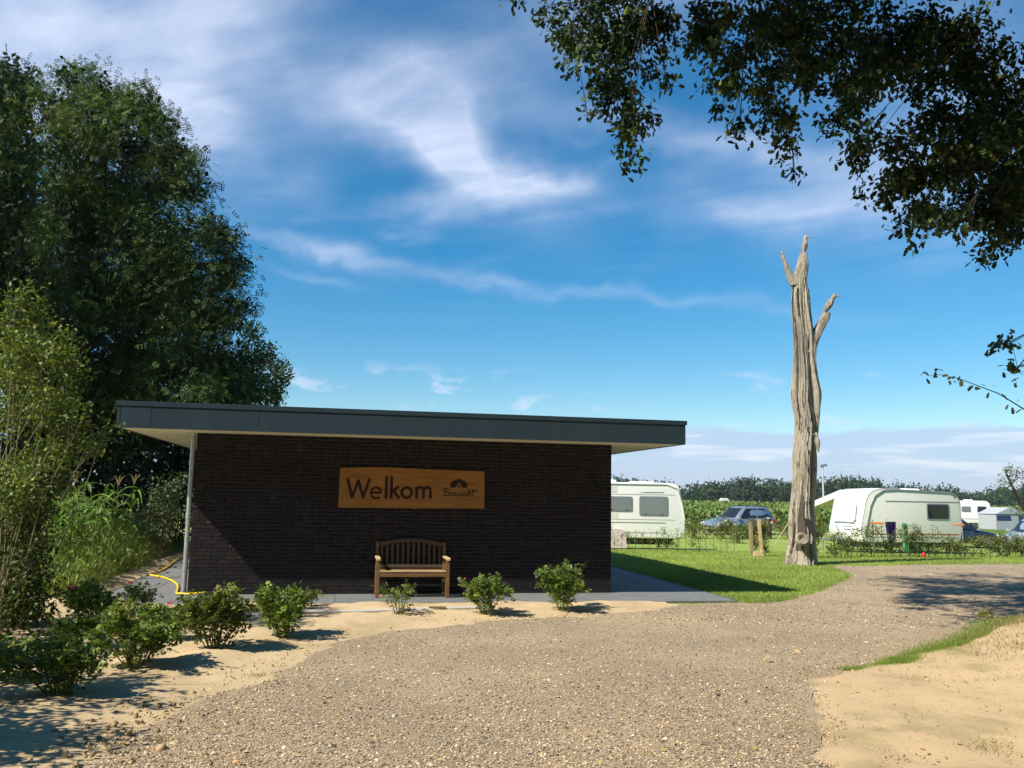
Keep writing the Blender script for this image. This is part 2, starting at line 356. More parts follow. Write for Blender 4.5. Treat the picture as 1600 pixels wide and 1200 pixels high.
# ------------------------------------------------------------------ crown clusters in metres: x, y, z, horizontal radius, vertical radius
OAK=[(1.17,12.37,8.94,0.6,0.37),(1.57,12.38,8.38,0.57,0.41),(1.4,11.73,7.49,0.39,0.35),(1.56,11.23,6.88,0.3,0.27),(1.48,10.72,6.25,0.14,0.22),(1.58,11.44,6.3,0.08,0.09),(0.73,11.5,8.32,0.32,0.29),(0.83,10.7,7.37,0.19,0.16),(0.42,10.71,8.1,0.2,0.11),(-0.13,12.8,9.47,0.15,0.05),(2.09,12.04,8.46,0.21,0.32),(2.02,11.12,7.46,0.08,0.21),(1.06,11.56,7.3,0.12,0.14),(1.1,12.74,7.59,0.07,0.06),(3.19,12.57,9.1,0.65,0.37),(3.84,12.46,8.73,0.69,0.51),(3.34,11.46,7.59,0.44,0.38),(2.86,11.68,7.96,0.24,0.19),(3.85,12.09,7.41,0.31,0.36),(3.57,10.73,6.25,0.14,0.25),(3.99,11.82,6.33,0.07,0.12),(2.99,11.2,6.8,0.12,0.12),(3.14,12.54,7.66,0.15,0.11),(3.81,10.74,7.32,0.33,0.36),(2.81,12.09,7.8,0.13,0.09),(2.83,12.51,8.9,0.28,0.28),(3.01,11.1,6.56,0.07,0.07),(4.87,12.57,8.7,0.7,0.61),(5.64,12.52,8.85,0.79,0.51),(4.31,10.64,6.92,0.36,0.32),(4.72,12.16,7.26,0.2,0.2),(4.44,10.6,6.37,0.24,0.24),(6.2,11.71,8.25,0.87,0.52),(6.83,11.56,7.8,0.69,0.64),(5.48,11.05,7.37,0.41,0.25),(5.25,11.31,6.39,0.38,0.34),(5.17,12.37,6.82,0.22,0.18),(5.87,11.3,6.57,0.5,0.46),(6.39,10.93,6.34,0.61,0.53),(5.43,12.14,6.14,0.29,0.23),(5.76,11.59,5.99,0.41,0.31),(6.9,12.36,6.15,0.6,0.39),(5.25,11.12,5.39,0.18,0.1),(5.17,11.3,5.41,0.12,0.07),(7.41,12.36,5.76,0.26,0.26),(6.69,11.72,5.27,0.24,0.14),(6.54,11.71,5.03,0.1,0.09),(6.73,11.12,5.84,0.33,0.33),(5.18,10.63,5,0.11,0.06),(7.61,12.65,6.41,0.28,0.38),(5.76,10.79,5.28,0.32,0.13),(6.74,12.46,7.54,0.55,0.46),(6.79,11.41,7.06,0.42,0.51),(7.01,12.69,6.72,0.57,0.47),(6.97,11.48,6.35,0.34,0.51),(6.48,12.66,6.04,0.38,0.21),(6.96,11.82,5.82,0.44,0.35),(4.82,11.13,7.54,0.41,0.33),(5.9,12.23,8.64,0.54,0.36),(1.82,12.08,8.89,0.45,0.27),(1.44,12.11,8.48,0.45,0.36),(4.05,11.62,8.56,0.6,0.35),(3.25,11.09,8.32,0.49,0.25),(7.06,12.01,3.98,0.14,0.09),(6.43,10.84,3.41,0.14,0.06),(6.95,12.12,3.89,0.07,0.05)]
LOCUST=[(-13.67,24.97,14.17,0.41,0.41),(-13.01,23.88,13.71,0.39,0.39),(-13.03,23.94,13.69,0.39,0.39),(-13.06,25.3,13.93,0.56,0.56),(-12.68,24.87,13.55,0.55,0.55),(-12.99,25.34,14.09,0.56,0.56),(-14.14,25.29,13.14,0.79,0.79),(-14.51,25.86,13.37,0.81,0.81),(-13.38,24.31,12.8,0.76,0.76),(-12.28,23.99,12.48,0.8,0.8),(-11.45,22.3,11.65,0.75,0.75),(-13.21,26.23,13.59,0.88,0.88),(-12.23,26.45,13.93,0.71,0.71),(-10.56,23.09,12.52,0.62,0.62),(-11.26,24,12.64,0.64,0.64),(-11.18,25.78,13.11,0.54,0.54),(-9.92,22.89,11.9,0.48,0.48),(-10.56,24.37,12.61,0.51,0.51),(-13.78,25.93,12.07,1.06,1.06),(-12.53,23.47,11.37,0.96,0.96),(-12.04,22.31,10.72,0.91,0.91),(-12.31,26.2,12.38,0.97,0.97),(-12.25,26.04,12.34,0.97,0.97),(-11.6,25.1,12.04,0.93,0.93),(-10.7,25.63,12.11,0.69,0.69),(-9.96,23.98,11.34,0.64,0.64),(-10.1,24.41,11.53,0.65,0.65),(-8.74,22.32,10.42,0.3,0.3),(-8.86,22.46,10.53,0.3,0.3),(-9.15,23.15,10.8,0.31,0.31),(-13.29,24.82,10.43,1.01,1.01),(-14.03,26.02,10.94,1.06,1.06),(-12.75,24.05,9.98,0.98,0.98),(-12.44,26.25,11.07,1.07,1.07),(-11.2,23.88,10.32,0.97,0.97),(-12.37,25.76,10.64,1.05,1.05),(-10.26,24.42,10.38,0.82,0.82),(-10.63,25.35,10.81,0.85,0.85),(-10.48,24.38,10.6,0.81,0.81),(-9.43,24.53,10.47,0.36,0.36),(-9.28,24.3,10.51,0.36,0.36),(-9.48,24.64,10.49,0.37,0.37),(-13.46,25.36,9.21,1.13,1.13),(-12.96,24.5,8.97,1.09,1.09),(-13.37,24.88,9.03,1.11,1.11),(-11.8,25.12,9.27,1.12,1.12),(-10.53,23.1,8.51,1.03,1.03),(-12.51,26.31,9.67,1.17,1.17),(-9.56,23.4,8.68,0.87,0.87),(-9.45,22.5,8.55,0.84,0.84),(-10.78,25.92,9.32,0.96,0.96),(-8.48,23.35,8.91,0.49,0.49),(-8.28,22.58,8.62,0.47,0.47),(-8.85,24.41,9.25,0.51,0.51),(-8.1,23.45,8.54,0.38,0.38),(-8.31,24.35,8.88,0.4,0.4),(-8.83,25.38,9.18,0.41,0.41),(-12.27,23.66,7.42,1.05,1.05),(-11.5,22.69,7.27,1.01,1.01),(-12.28,23.04,7.55,1.03,1.03),(-10.62,23.2,7.33,1.03,1.03),(-10.92,24.05,7.22,1.07,1.07),(-12.1,26.04,7.94,1.16,1.16),(-10.4,26.17,8.18,1.07,1.07),(-8.83,22.73,7.4,0.93,0.93),(-10.27,25.58,7.95,1.04,1.04),(-8.51,24.43,7.91,0.65,0.65),(-7.82,22.74,7.36,0.61,0.61),(-8.51,24.33,7.7,0.65,0.65),(-7.77,23.87,8.07,0.21,0.21),(-8.47,25.99,8.66,0.23,0.23),(-7.81,23.82,8.09,0.21,0.21),(-11.96,23.26,6.07,1.04,1.04),(-11.57,22.56,5.97,1,1),(-11.7,22.41,5.64,1,1),(-10.37,22.86,6.02,1.02,1.02),(-10.56,23.87,6.47,1.06,1.06),(-10.73,24.02,6.56,1.07,1.07),(-8.81,22.58,6.08,0.92,0.92),(-10.11,26.21,6.94,1.07,1.07),(-9.62,24.32,6.17,0.99,0.99),(-8.97,26.29,6.92,0.7,0.7),(-7.71,22.6,6.3,0.6,0.6),(-8.09,24,6.38,0.64,0.64),(-7.38,23.1,6.65,0.21,0.21),(-7.58,23.7,6.79,0.21,0.21),(-8,25.16,7.12,0.22,0.22),(-12.13,24.15,4.95,1.08,1.08),(-11.4,22.58,4.46,1.01,1.01),(-12.21,24.41,4.91,1.09,1.09),(-10.92,24.68,5.14,1.1,1.1),(-11.54,25.68,5.41,1.14,1.14),(-11.49,26.02,5,1.16,1.16),(-8.76,22.88,5,0.93,0.93),(-9.82,25.59,5.41,1.04,1.04),(-10.19,26,5.44,1.06,1.06),(-7.81,23.35,5.18,0.62,0.62),(-7.82,23.74,5.28,0.63,0.63),(-8.75,25.59,5.3,0.68,0.68),(-12.73,26.31,4.06,1.07,1.07),(-12.34,25.15,3.86,1.03,1.03),(-11.26,23.1,4.04,0.94,0.94),(-9.58,22.59,3.75,0.92,0.92),(-9.9,22.96,3.59,0.94,0.94),(-9.73,23.33,4.11,0.95,0.95),(-8.23,22.54,3.94,0.84,0.84),(-8.01,22.56,3.78,0.84,0.84),(-7.96,22.37,4.06,0.83,0.83),(-7.6,23.41,4.22,0.59,0.59),(-8.13,24.75,4.18,0.62,0.62),(-7.71,23.84,4.24,0.6,0.6)]
LEFTTREE=[(-16.49,26.49,14.9,0.51,0.51),(-17.3,28.07,15.65,0.54,0.54),(-15.49,25.79,14.09,0.5,0.5),(-16.96,28.33,15.32,0.55,0.55),(-17.32,27.79,14.35,0.74,0.74),(-16.55,26.41,13.72,0.71,0.71),(-15.49,25.74,12.17,0.92,0.92),(-16.79,27.56,13.07,0.98,0.98),(-17.2,28.65,11.74,1.17,1.17),(-16.71,27.56,11.21,1.13,1.13),(-17.26,28.99,10.25,1.18,1.18),(-16.85,28.64,10.28,1.17,1.17),(-16.05,27.54,8.32,1.12,1.12),(-16.33,27.55,8.19,1.12,1.12),(-15.69,27.32,6.8,1.22,1.22),(-15.55,27.33,7.12,1.22,1.22),(-14.75,26.24,5.2,1.17,1.17),(-16.45,28.96,5.76,1.29,1.29),(-14.18,25.75,3.98,1.05,1.05),(-14.63,26.59,4.36,1.09,1.09),(-17.56,26.51,14.19,1.18,1.18),(-17.72,26.4,13.9,1.18,1.18),(-19.09,28.87,12.71,1.5,1.5),(-19.08,28.7,13.07,1.49,1.49),(-17.42,26.72,9.35,1.59,1.59),(-17.92,27.34,9.28,1.62,1.62),(-18.06,28.1,7.13,1.67,1.67),(-18.47,28.64,7.5,1.7,1.7)]
FARTREE=[(-9.95,33.73,6.88,0.7,0.7),(-10.09,33.65,6.99,0.7,0.7),(-9.06,32.98,6.27,0.39,0.39),(-9.08,33.46,6.46,0.4,0.4),(-9.39,31.57,5.4,0.84,0.84),(-9.56,32.27,5.33,0.86,0.86),(-8.98,32.67,5.44,0.36,0.36),(-9,32.56,5.39,0.36,0.36),(-10.1,32.75,7.67,0.39,0.39),(-10.52,33.84,7.96,0.4,0.4),(-8.64,32.06,5.79,0.29,0.29),(-8.63,31.98,5.83,0.28,0.28),(-10.42,33.12,6.02,0.98,0.98),(-10.81,33.47,5.81,0.99,0.99),(-10.53,31.27,5.53,1.16,1.16),(-10.76,31.92,5.66,1.18,1.18)]
UNDER=[(-11.17,22.54,2.88,0.84,0.84),(-11.64,23.82,3.09,0.88,0.88),(-9.93,22.41,2.73,0.92,0.92),(-10.5,23.3,2.51,0.95,0.95),(-9.44,24.13,2.83,0.81,0.81),(-9.46,24.09,2.69,0.8,0.8),(-10.97,22.98,1.89,0.85,0.85),(-11.26,23.14,2.13,0.86,0.86),(-10.07,23.68,1.83,0.88,0.88),(-9.33,22.48,1.8,0.83,0.83),(-8.86,23.44,1.94,0.7,0.7),(-9.26,24.24,2.15,0.72,0.72),(-11.83,22.55,2.7,0.84,0.84),(-12.33,23.14,2.84,0.86,0.86),(-8.62,23.84,2.83,0.71,0.71),(-8.37,22.94,2.89,0.68,0.68),(-13.27,23.33,2.72,1.04,1.04),(-14.13,24.49,2.54,1.09,1.09)]
SHRUB=[(-6.02,10.31,3.9,0.24,0.24),(-5.36,10.08,3.39,0.19,0.19),(-5.16,10.01,3.08,0.16,0.16),(-5.36,9.98,3.19,0.19,0.19),(-5.42,9.43,3.13,0.32,0.32),(-5.34,10.04,2.63,0.3,0.3),(-6.06,10.59,2.63,0.35,0.35),(-5.27,10.25,2.23,0.27,0.27),(-4.76,9.91,2.22,0.13,0.13),(-4.6,9.88,2.38,0.07,0.07),(-5.68,10.43,1.89,0.39,0.39),(-5.36,9.31,1.69,0.31,0.31),(-4.8,9.56,2.52,0.11,0.11),(-5.9,10.54,3.71,0.19,0.19),(-6.05,10.15,3.51,0.23,0.23),(-6.06,10.38,3,0.23,0.23)]
LOW=[(-5.82,10.33,1.09,0.35,0.35),(-5.32,9.84,0.67,0.22,0.22),(-5.84,10.34,0.5,0.32,0.32),(-5.71,10.43,1.39,0.26,0.26),(-5.54,9.89,1.55,0.29,0.29),(-5.51,10.28,1.74,0.18,0.18),(-6.15,10.74,0.91,0.32,0.32),(-5.4,9.86,0.98,0.23,0.23),(-5.17,9.85,0.53,0.12,0.12),(-5.47,9.9,0.34,0.25,0.25),(-5.94,10.48,0.08,0.26,0.26),(-5.67,10.69,0.2,0.16,0.16)]
APPLE=[(18.31,31.66,2.67,0.38,0.38),(18.45,32.34,2.21,0.34,0.34),(18.64,31.72,2.8,0.28,0.28),(18.1,32.04,2.51,0.19,0.19),(19.11,32.26,2.11,0.38,0.38),(18.19,31.62,3.02,0.19,0.19),(18.66,31.98,1.4,0.24,0.24),(19.44,32.37,2.71,0.43,0.43),(19.32,31.85,1.88,0.47,0.47)]
STUMP=[(7.85,23.7,-0.07,0.43,0.43),(7.87,23.7,0.31,0.39,0.39),(7.9,23.7,0.77,0.34,0.34),(7.92,23.7,1.37,0.31,0.31),(7.97,23.7,2.06,0.31,0.31),(8.04,23.7,2.76,0.31,0.31),(8.08,23.7,3.47,0.32,0.32),(8.11,23.7,4.18,0.33,0.33),(8.15,23.7,4.8,0.33,0.33),(8.14,23.7,5.34,0.31,0.31),(8.12,23.7,5.88,0.28,0.28),(8.12,23.7,6.7,0.26,0.26),(8.09,23.7,7.43,0.24,0.24),(8.08,23.7,7.85,0.2,0.2),(8.15,23.7,8.26,0.15,0.15),(8.17,23.7,8.5,0.12,0.12)]
BR1=[(8.23,23.7,5.75,0.18,0.18),(8.4,23.7,6.16,0.16,0.16),(8.58,23.7,6.49,0.15,0.15),(8.72,23.7,6.74,0.14,0.14),(8.78,23.7,6.91,0.11,0.11)]
BR2=[(7.92,23.7,7.68,0.14,0.14),(7.79,23.7,7.94,0.11,0.11),(7.71,23.7,8.16,0.08,0.08),(7.64,23.7,8.38,0.06,0.06),(7.61,23.7,8.49,0.04,0.04)]
BIRDS=[(8.21,23.7,8.77,0.11,0.11),(8.83,23.7,7.08,0.12,0.12),(7.63,23.7,8.46,0.07,0.07)]
TWIG=[(6.58,11,2.9,0.01,0.01),(6.26,11,3.1,0.01,0.01),(5.77,11,3.28,0.01,0.01),(5.53,11,3.33,0.01,0.01),(5.35,11,3.31,0.01,0.01)]
# ------------------------------------------------------------------ materials
M_sand = material('sand', (.55, .42, .25), .95, .1, var=(.9, (.43, .32, .185), .42, .68), var2=(14, (.62, .49, .31), .55, .75), bump=(38, .5, .02))
M_sandr = material('sand_worn', (.52, .38, .22), .95, .1, var=(1.1, (.36, .28, .15), .48, .66), var2=(14, (.40, .30, .17), .56, .70), bump=(30, .5, .02))
M_gravel = material('gravel_base', (.30, .235, .16), .9, .1, var=(.45, (.40, .305, .20), .42, .62), var2=(95, (.50, .39, .265), .52, .64, 3), bump=(110, .8, .014))
M_grass = material('grass_ground', (.25, .33, .07), .9, .1, var=(.5, (.32, .38, .09), .4, .65), var2=(9, (.19, .27, .05), .5, .7), bump=(60, .6, .03))
M_blade = material('grass_blade', (1, 1, 1), .6, .25, tint=True, transl=.3)
M_tile = material('concrete_tile', (.165, .172, .178), .75, .3, var=(3, (.20, .20, .20), .4, .7), bump=(120, .15, .004), objrand=.06)
M_kerb = material('kerb_concrete', (.11, .11, .11), .8, .3, bump=(80, .2, .004))
M_mortar = material('mortar', (.115, .102, .096), .95, .05, bump=(150, .4, .004))
M_brick = material('dark_brick', (.029, .026, .029), .9, .04, var=(30, (.018, .017, .019), .45, .7), var2=(5, (.052, .042, .041), .55, .75), bump=(90, .5, .006), tint=True)
M_fascia = material('slate_blue_cladding', (.019, .038, .054), .42, .5, var=(1.5, (.023, .044, .061), .4, .7), var2=(3.0, (.028, .046, .058), .52, .75), stretch=(2.5, 2.5, .25), bump=(40, .06, .002))
M_roof = material('roof_bitumen', (.05, .05, .052), .9, .2)
M_soffit = material('cream_soffit', (.74, .70, .55), .7, .3)
M_zinc = material('zinc_pipe', (.42, .44, .46), .45, .5, metal=.6, var=(14, (.52, .54, .55), .4, .7))
M_board = material('sign_board', (.34, .155, .04), .6, .2, var=(3.2, (.22, .095, .025), .42, .72), var2=(9, (.40, .195, .055), .5, .75), stretch=(.5, 1, 5), bump=(30, .3, .004))
M_ink = material('burnt_letter', (.030, .018, .012), .8, .2)
M_inkl = material('burnt_faint', (.12, .055, .02), .8, .2)
M_teak = material('teak', (.19, .105, .046), .7, .15, var=(6, (.13, .07, .03), .42, .7), stretch=(1, 1, 4), bump=(60, .3, .003))
M_teakshade = material('teak_shaded', (.115, .085, .058), .8, .1, var=(6, (.08, .062, .045), .42, .7), stretch=(1, 1, 4), bump=(60, .3, .003))  # darker teak for the bench back, shade under the roof painted in
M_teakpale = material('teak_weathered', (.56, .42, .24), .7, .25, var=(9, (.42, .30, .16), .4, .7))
M_bark = material('bark', (.065, .05, .038), .95, .1, var=(5, (.035, .028, .022), .4, .7), stretch=(3, 3, .6), bump=(18, .9, .05))
M_oakbark = material('oak_bark', (.10, .08, .06), .95, .1, var=(5, (.05, .04, .03), .4, .7), stretch=(3, 3, .6), bump=(14, 1, .05))
M_twig = material('twig', (.13, .085, .05), .9, .15)
M_stem = material('green_stem', (.12, .15, .04), .8, .2)
M_leaf = material('leaf', (1, 1, 1), .5, .35, tint=True, transl=.28)
M_leafd = material('leaf_dark', (1, 1, 1), .6, .18, tint=True, transl=.12)
M_petal = material('petal', (1, 1, 1), .6, .2, tint=True, transl=.3)
M_hose = material('yellow_hose', (.80, .55, .02), .45, .4)
M_conduit = material('grey_conduit', (.52, .52, .52), .5, .4)
M_white = material('white_gelcoat', (.92, .91, .89), .3, .5, coat=.3)
M_cream = material('cream_panel', (.72, .71, .65), .35, .5, bump=(50, .05, .002))
M_trimg = material('grey_trim', (.20, .21, .22), .4, .5)
M_trimr = material('red_trim', (.35, .03, .03), .4, .5)
M_rubber = material('rubber', (.02, .02, .02), .8, .3)
M_rim = material('rim', (.45, .45, .47), .35, .5, metal=.7)
M_glassd = material('dark_glass', (.018, .022, .026), .06, .6)
M_glassg = material('grey_window', (.20, .23, .24), .1, .6)
M_frame = material('window_frame', (.20, .23, .26), .35, .5)
M_silver = material('silver_paint', (.34, .38, .46), .28, .5, metal=.55, coat=.6)
M_palesilver = material('pale_silver_paint', (.50, .54, .60), .28, .5, metal=.45, coat=.6)
M_navy = material('navy_paint', (.016, .024, .038), .22, .5, coat=.8)
M_black = material('black_plastic', (.018, .019, .02), .5, .4)
M_red = material('red_lens', (.55, .02, .03), .2, .5)
M_lamp = material('headlamp', (.75, .75, .75), .1, .6)
M_plate = material('yellow_plate', (.85, .55, .04), .5, .3)
M_orange = material('orange_paint', (.80, .22, .04), .5, .3)
M_purple = material('purple_cloth', (.055, .028, .12), .9, .1, bump=(20, .3, .02), transl=.1)
M_green = material('green_cloth', (.10, .55, .22), .9, .1, bump=(20, .3, .02), transl=.2)
M_canvas = material('white_canvas', (.72, .71, .68), .8, .2, transl=.15)
M_greycan = material('grey_canvas', (.40, .42, .45), .85, .2)
M_bluecan = material('blue_canvas', (.03, .06, .14), .85, .2)
M_wood = material('weathered_post', (.34, .26, .16), .9, .15, var=(8, (.24, .18, .11), .4, .7), stretch=(3, 3, .5), bump=(30, .5, .01))
M_dead = None
M_clod = material('clod', (1, 1, 1), .95, .1, tint=True)
M_pebble = material('pebble', (1, 1, 1), .75, .3, tint=True)
M_field = material('field_soil', (.10, .16, .035), .95, .1, var=(.05, (.13, .20, .05), .4, .6))

# ------------------------------------------------------------------ ground
xs = np.unique(np.concatenate([np.linspace(-700, -60, 16), np.linspace(-60, 80, 71), np.linspace(80, 800, 18)]))
ys = np.unique(np.concatenate([np.linspace(-150, -10, 8), np.linspace(-10, 60, 71), np.linspace(60, 900, 22)]))
X, Y = np.meshgrid(xs, ys); V = np.stack([X.ravel(), Y.ravel(), gzn(Y.ravel()) - .03], 1)
nx = len(xs); I = (np.arange(len(ys) - 1)[:, None] * nx + np.arange(nx - 1)[None]).ravel()
T = np.stack([I, I + 1, I + nx + 1, I + nx], 1)
ground = link('ground', np_mesh('ground', V, T, smooth=True), M_grass); tag(ground, kind='structure')

GRAV = [(-2.5, 1.0), (-2.58, 5.52), (-2.59, 6.73), (-2.46, 7.47), (-2.18, 8.41), (-1.97, 10.03), (-1.53, 11.0), (-.78, 11.63), (.06, 12.26), (1.16, 12.66), (2.22, 13.57), (2.74, 14.19), (3.3, 14.45), (3.79, 14.62),
        (4.29, 14.58), (4.95, 15.3), (6.23, 17.28), (7.33, 19.17), (7.97, 20.51), (8.31, 22.57), (8.6, 23.3), (9.58, 23.35), (11.52, 24.1), (14.87, 25.3), (24, 27.5), (24, 19), (10, 13.6), (7.09, 12.15), (6.45, 11.64), (5.44, 10.66), (4.67, 10.16), (4.1, 9.53),
        (3.51, 9.07), (3.03, 8.57), (2.65, 7.75), (2.26, 6.36), (2.14, 5.79), (2.0, 4.5), (1.9, 1.0)]
def dense_edge(poly, step=.09, amp=.05):
    out = []; n = len(poly)
    for i in range(n):
        a = np.array(poly[i]); b = np.array(poly[(i + 1) % n]); L = np.hypot(*(b - a)); k = max(1, int(L / step)); nn = np.array([-(b - a)[1], (b - a)[0]]) / L
        for j in range(k):
            p = a + (b - a) * j / k; f = float(vnoise(np.array([p[0]]), np.array([p[1]]), .45, 2)[0] + .5 * vnoise(np.array([p[0]]), np.array([p[1]]), .16, 5)[0] - .75)
            out.append(tuple(p + nn * f * amp * 2.4))
    return out
def sheet(name, poly, z, mat, parent=None):
    bm = bmesh.new(); vs = [bm.verts.new((x, y, z + gz(y))) for x, y in poly]
    es = [bm.edges.new((vs[i], vs[(i + 1) % len(vs)])) for i in range(len(vs))]
    bmesh.ops.triangle_fill(bm, edges=es, use_beauty=True); bmesh.ops.recalc_face_normals(bm, faces=bm.faces)
    for f in bm.faces:
        if f.normal.z < 0: f.normal_flip()
    me = bpy.data.meshes.new(name); bm.to_mesh(me); bm.free(); return link(name, me, mat, parent)
gravel = sheet('gravel_path', dense_edge(GRAV), -.008, M_gravel); tag(gravel, kind='structure')

# building frame: local x along the front wall, y into the building, z up from the paving
BO = Vector((-5.1995, 14.284, 0)); YAW = .1948; WW = 7.16; WH = 2.62; DEP = 10.8
cY, sY = math.cos(YAW), math.sin(YAW)
def bl(x, y, z=0.0): return Vector((BO.x + x * cY - y * sY, BO.y + x * sY + y * cY, z))
def mound(x, y):
    d2 = ((x - 7.9) / 1.7) ** 2 + ((y - 10.0) / 1.9) ** 2
    return .75 * np.exp(-d2) + .10 * np.exp(-(((x - 5.6) / 1.2) ** 2 + ((y - 8.6) / 1.4) ** 2))
def sand_sheet(name, x0, x1, y0, y1, st, mat, test, lump):
    # the sand laps over the edge of the gravel: it rises outwards and dips under the stones inwards
    gx = np.arange(x0, x1, st); gy = np.arange(y0, y1, st); X, Y = np.meshgrid(gx, gy); x = X.ravel(); y = Y.ravel()
    sd = edge_dist(x, y, GRAV) * np.where(inpoly(x, y, GRAV), -1, 1)
    nz = (vnoise(x, y, .40, 1) - .5) * lump + (vnoise(x, y, .13, 3) - .5) * lump * .6
    z = -.008 + np.clip(sd * .09, -.03, .012) + nz * np.where(sd > -.22, 1, 0) - np.where(sd < -.22, .01, 0)
    if name == 'sand_patch': z = z + mound(x, y) * np.clip(sd / .3, 0, 1)
    else:
        rx = (x - BO.x) * cY + (y - BO.y) * sY; ry = -(x - BO.x) * sY + (y - BO.y) * cY
        pd = np.maximum(np.maximum(-1.32 - rx, rx - 9.02), -1.27 - ry); k = np.clip(pd / .2, 0, 1)
        z = np.where(pd < .02, -.05, -.02 * (1 - k) + z * k + np.clip((sd - .1) / .6, 0, 1) * k * ((vnoise(x, y, .5, 7)) * .05 + (vnoise(x, y, .13, 8)) * .022))
    V = np.stack([x, y, z], 1); nx = len(gx); I = (np.arange(len(gy) - 1)[:, None] * nx + np.arange(nx - 1)[None]).ravel()
    T = np.stack([I, I + 1, I + nx + 1, I + nx], 1); c = V[T].mean(1); T = T[test(c[:, 0], c[:, 1])]
    used = np.unique(T); mp = np.zeros(len(V), int); mp[used] = np.arange(len(used))
    o = link(name, np_mesh(name, V[used], mp[T], smooth=True), mat); tag(o, kind='structure'); return o
WEED = [(-6.4, 13.4), (-7.3, 16.5), (-7.75, 19.0), (-9.02, 24.45), (-9.6, 27)]
def weed_x(y): return np.interp(y, [w[1] for w in WEED], [w[0] for w in WEED])
sand_bed = sand_sheet('sand_bed', -13, 3.2, 1.0, 26, .085, M_sand, lambda x, y: (((x - BO.x) * cY + (y - BO.y) * sY < 7.6) | (y < 14.2)) & ((x < 0) | (y > 11)), .022)
sand_patch = sand_sheet('sand_patch', 1.5, 13, 1.0, 13.5, .08, M_sandr, lambda x, y: (y < np.interp(x, [1.5, 3.5, 4.0, 5.2, 6.0, 7.0, 13], [8.9, 9.35, 9.6, 10.1, 10.9, 11.9, 13.5])) & (~inpoly(x, y, GRAV) | (edge_dist(x, y, GRAV) < .25)), .03)
track = sheet('sand_track', [(9, 53), (24, 57), (60, 62), (60, 66), (24, 60), (9, 55.5)], -.02, M_sand); tag(track, kind='structure')

# ------------------------------------------------------------------ paving
paving = empty('paving', BO, YAW); tag(paving, kind='structure')
tm = [MB().box((0, 0, -.03), (.594, .594, .06), jit=.0012).mesh('tile', bevel=.003, seg=1) for k in range(4)]
for t_ in tm: t_.materials.append(M_tile)
def tile(x, y):
    o = link('tile', random.choice(tm), None, paving); o.location = (x, y, random.uniform(-.0015, .0015)); o.rotation_euler = (0, 0, random.choice((0, math.pi)))
for i in range(17):
    for j in range(2): tile(-1.25 + .3 + .6 * i, -1.2 + .3 + .6 * j)
for j in range(16):
    for i in (0, 1): tile(-1.25 + .3 + .6 * i, .3 + .6 * j)
    for i in (14, 15, 16): tile(-1.25 + .3 + .6 * i, .3 + .6 * j)
bed = MB().box((3.85, -.6, -.045), (10.18, 1.18, .03)).box((-.65, 4.8, -.045), (1.18, 9.6, .03)).box((8.05, 4.8, -.045), (1.78, 9.6, .03)).build('bedding', M_kerb, paving)
km = MB().box((0, 0, -.035), (.996, .06, .08), jit=.001).mesh('kerb', bevel=.004, seg=1); km.materials.append(M_kerb)
for i in range(10):
    o = link('kerb', km, None, paving); o.location = (-1.25 + .51 + 1.0 * i + .01, -1.234, -.004)
for j in range(10):
    o = link('kerb', km, None, paving); o.location = (-1.284, -.7 + 1.0 * j, -.004); o.rotation_euler = (0, 0, math.pi / 2)
    o = link('kerb', km, None, paving); o.location = (8.984, -.7 + 1.0 * j, -.004); o.rotation_euler = (0, 0, math.pi / 2)

# ------------------------------------------------------------------ building
bld = empty('reception_building', BO, YAW)
tag(bld, 'low dark brick flat-roofed building with slate blue roof edge behind the bench', 'building')
wall = MB().box((WW / 2, .16, WH / 2), (WW, .30, WH)).build('wall', M_mortar, bld)
M_bside = bpy.data.materials.new('brick_side'); M_bside.use_nodes = True
NB = NT(M_bside.node_tree); pb = M_bside.node_tree.nodes['Principled BSDF']; bt = NB.n('ShaderNodeTexBrick'); tcb = NB.n('ShaderNodeTexCoord')
spx = NB.n('ShaderNodeSeparateXYZ'); NB.put(spx.inputs[0], tcb.outputs['Object']); NB.put(bt.inputs['Vector'], NB.xyz(NB.m('ADD', spx.outputs[0], spx.outputs[1]), spx.outputs[2], 0.0))
bt.inputs['Scale'].default_value = 1; bt.inputs['Brick Width'].default_value = .22; bt.inputs['Row Height'].default_value = .0624; bt.inputs['Mortar Size'].default_value = .006
bt.inputs['Color1'].default_value = (.07, .048, .042, 1); bt.inputs['Color2'].default_value = (.09, .062, .054, 1); bt.inputs['Mortar'].default_value = (.17, .145, .13, 1)
NB.put(pb.inputs['Base Color'], bt.outputs[0]); pb.inputs['Roughness'].default_value = .85
for sx_ in (0.15, WW - .15): MB().box((sx_, DEP / 2 + .155, WH / 2), (.30, DEP - .31, WH)).build('side_wall', M_bside, bld)
MB().box((WW / 2, DEP + .15, WH / 2), (WW, .30, WH)).build('back_wall', M_bside, bld)
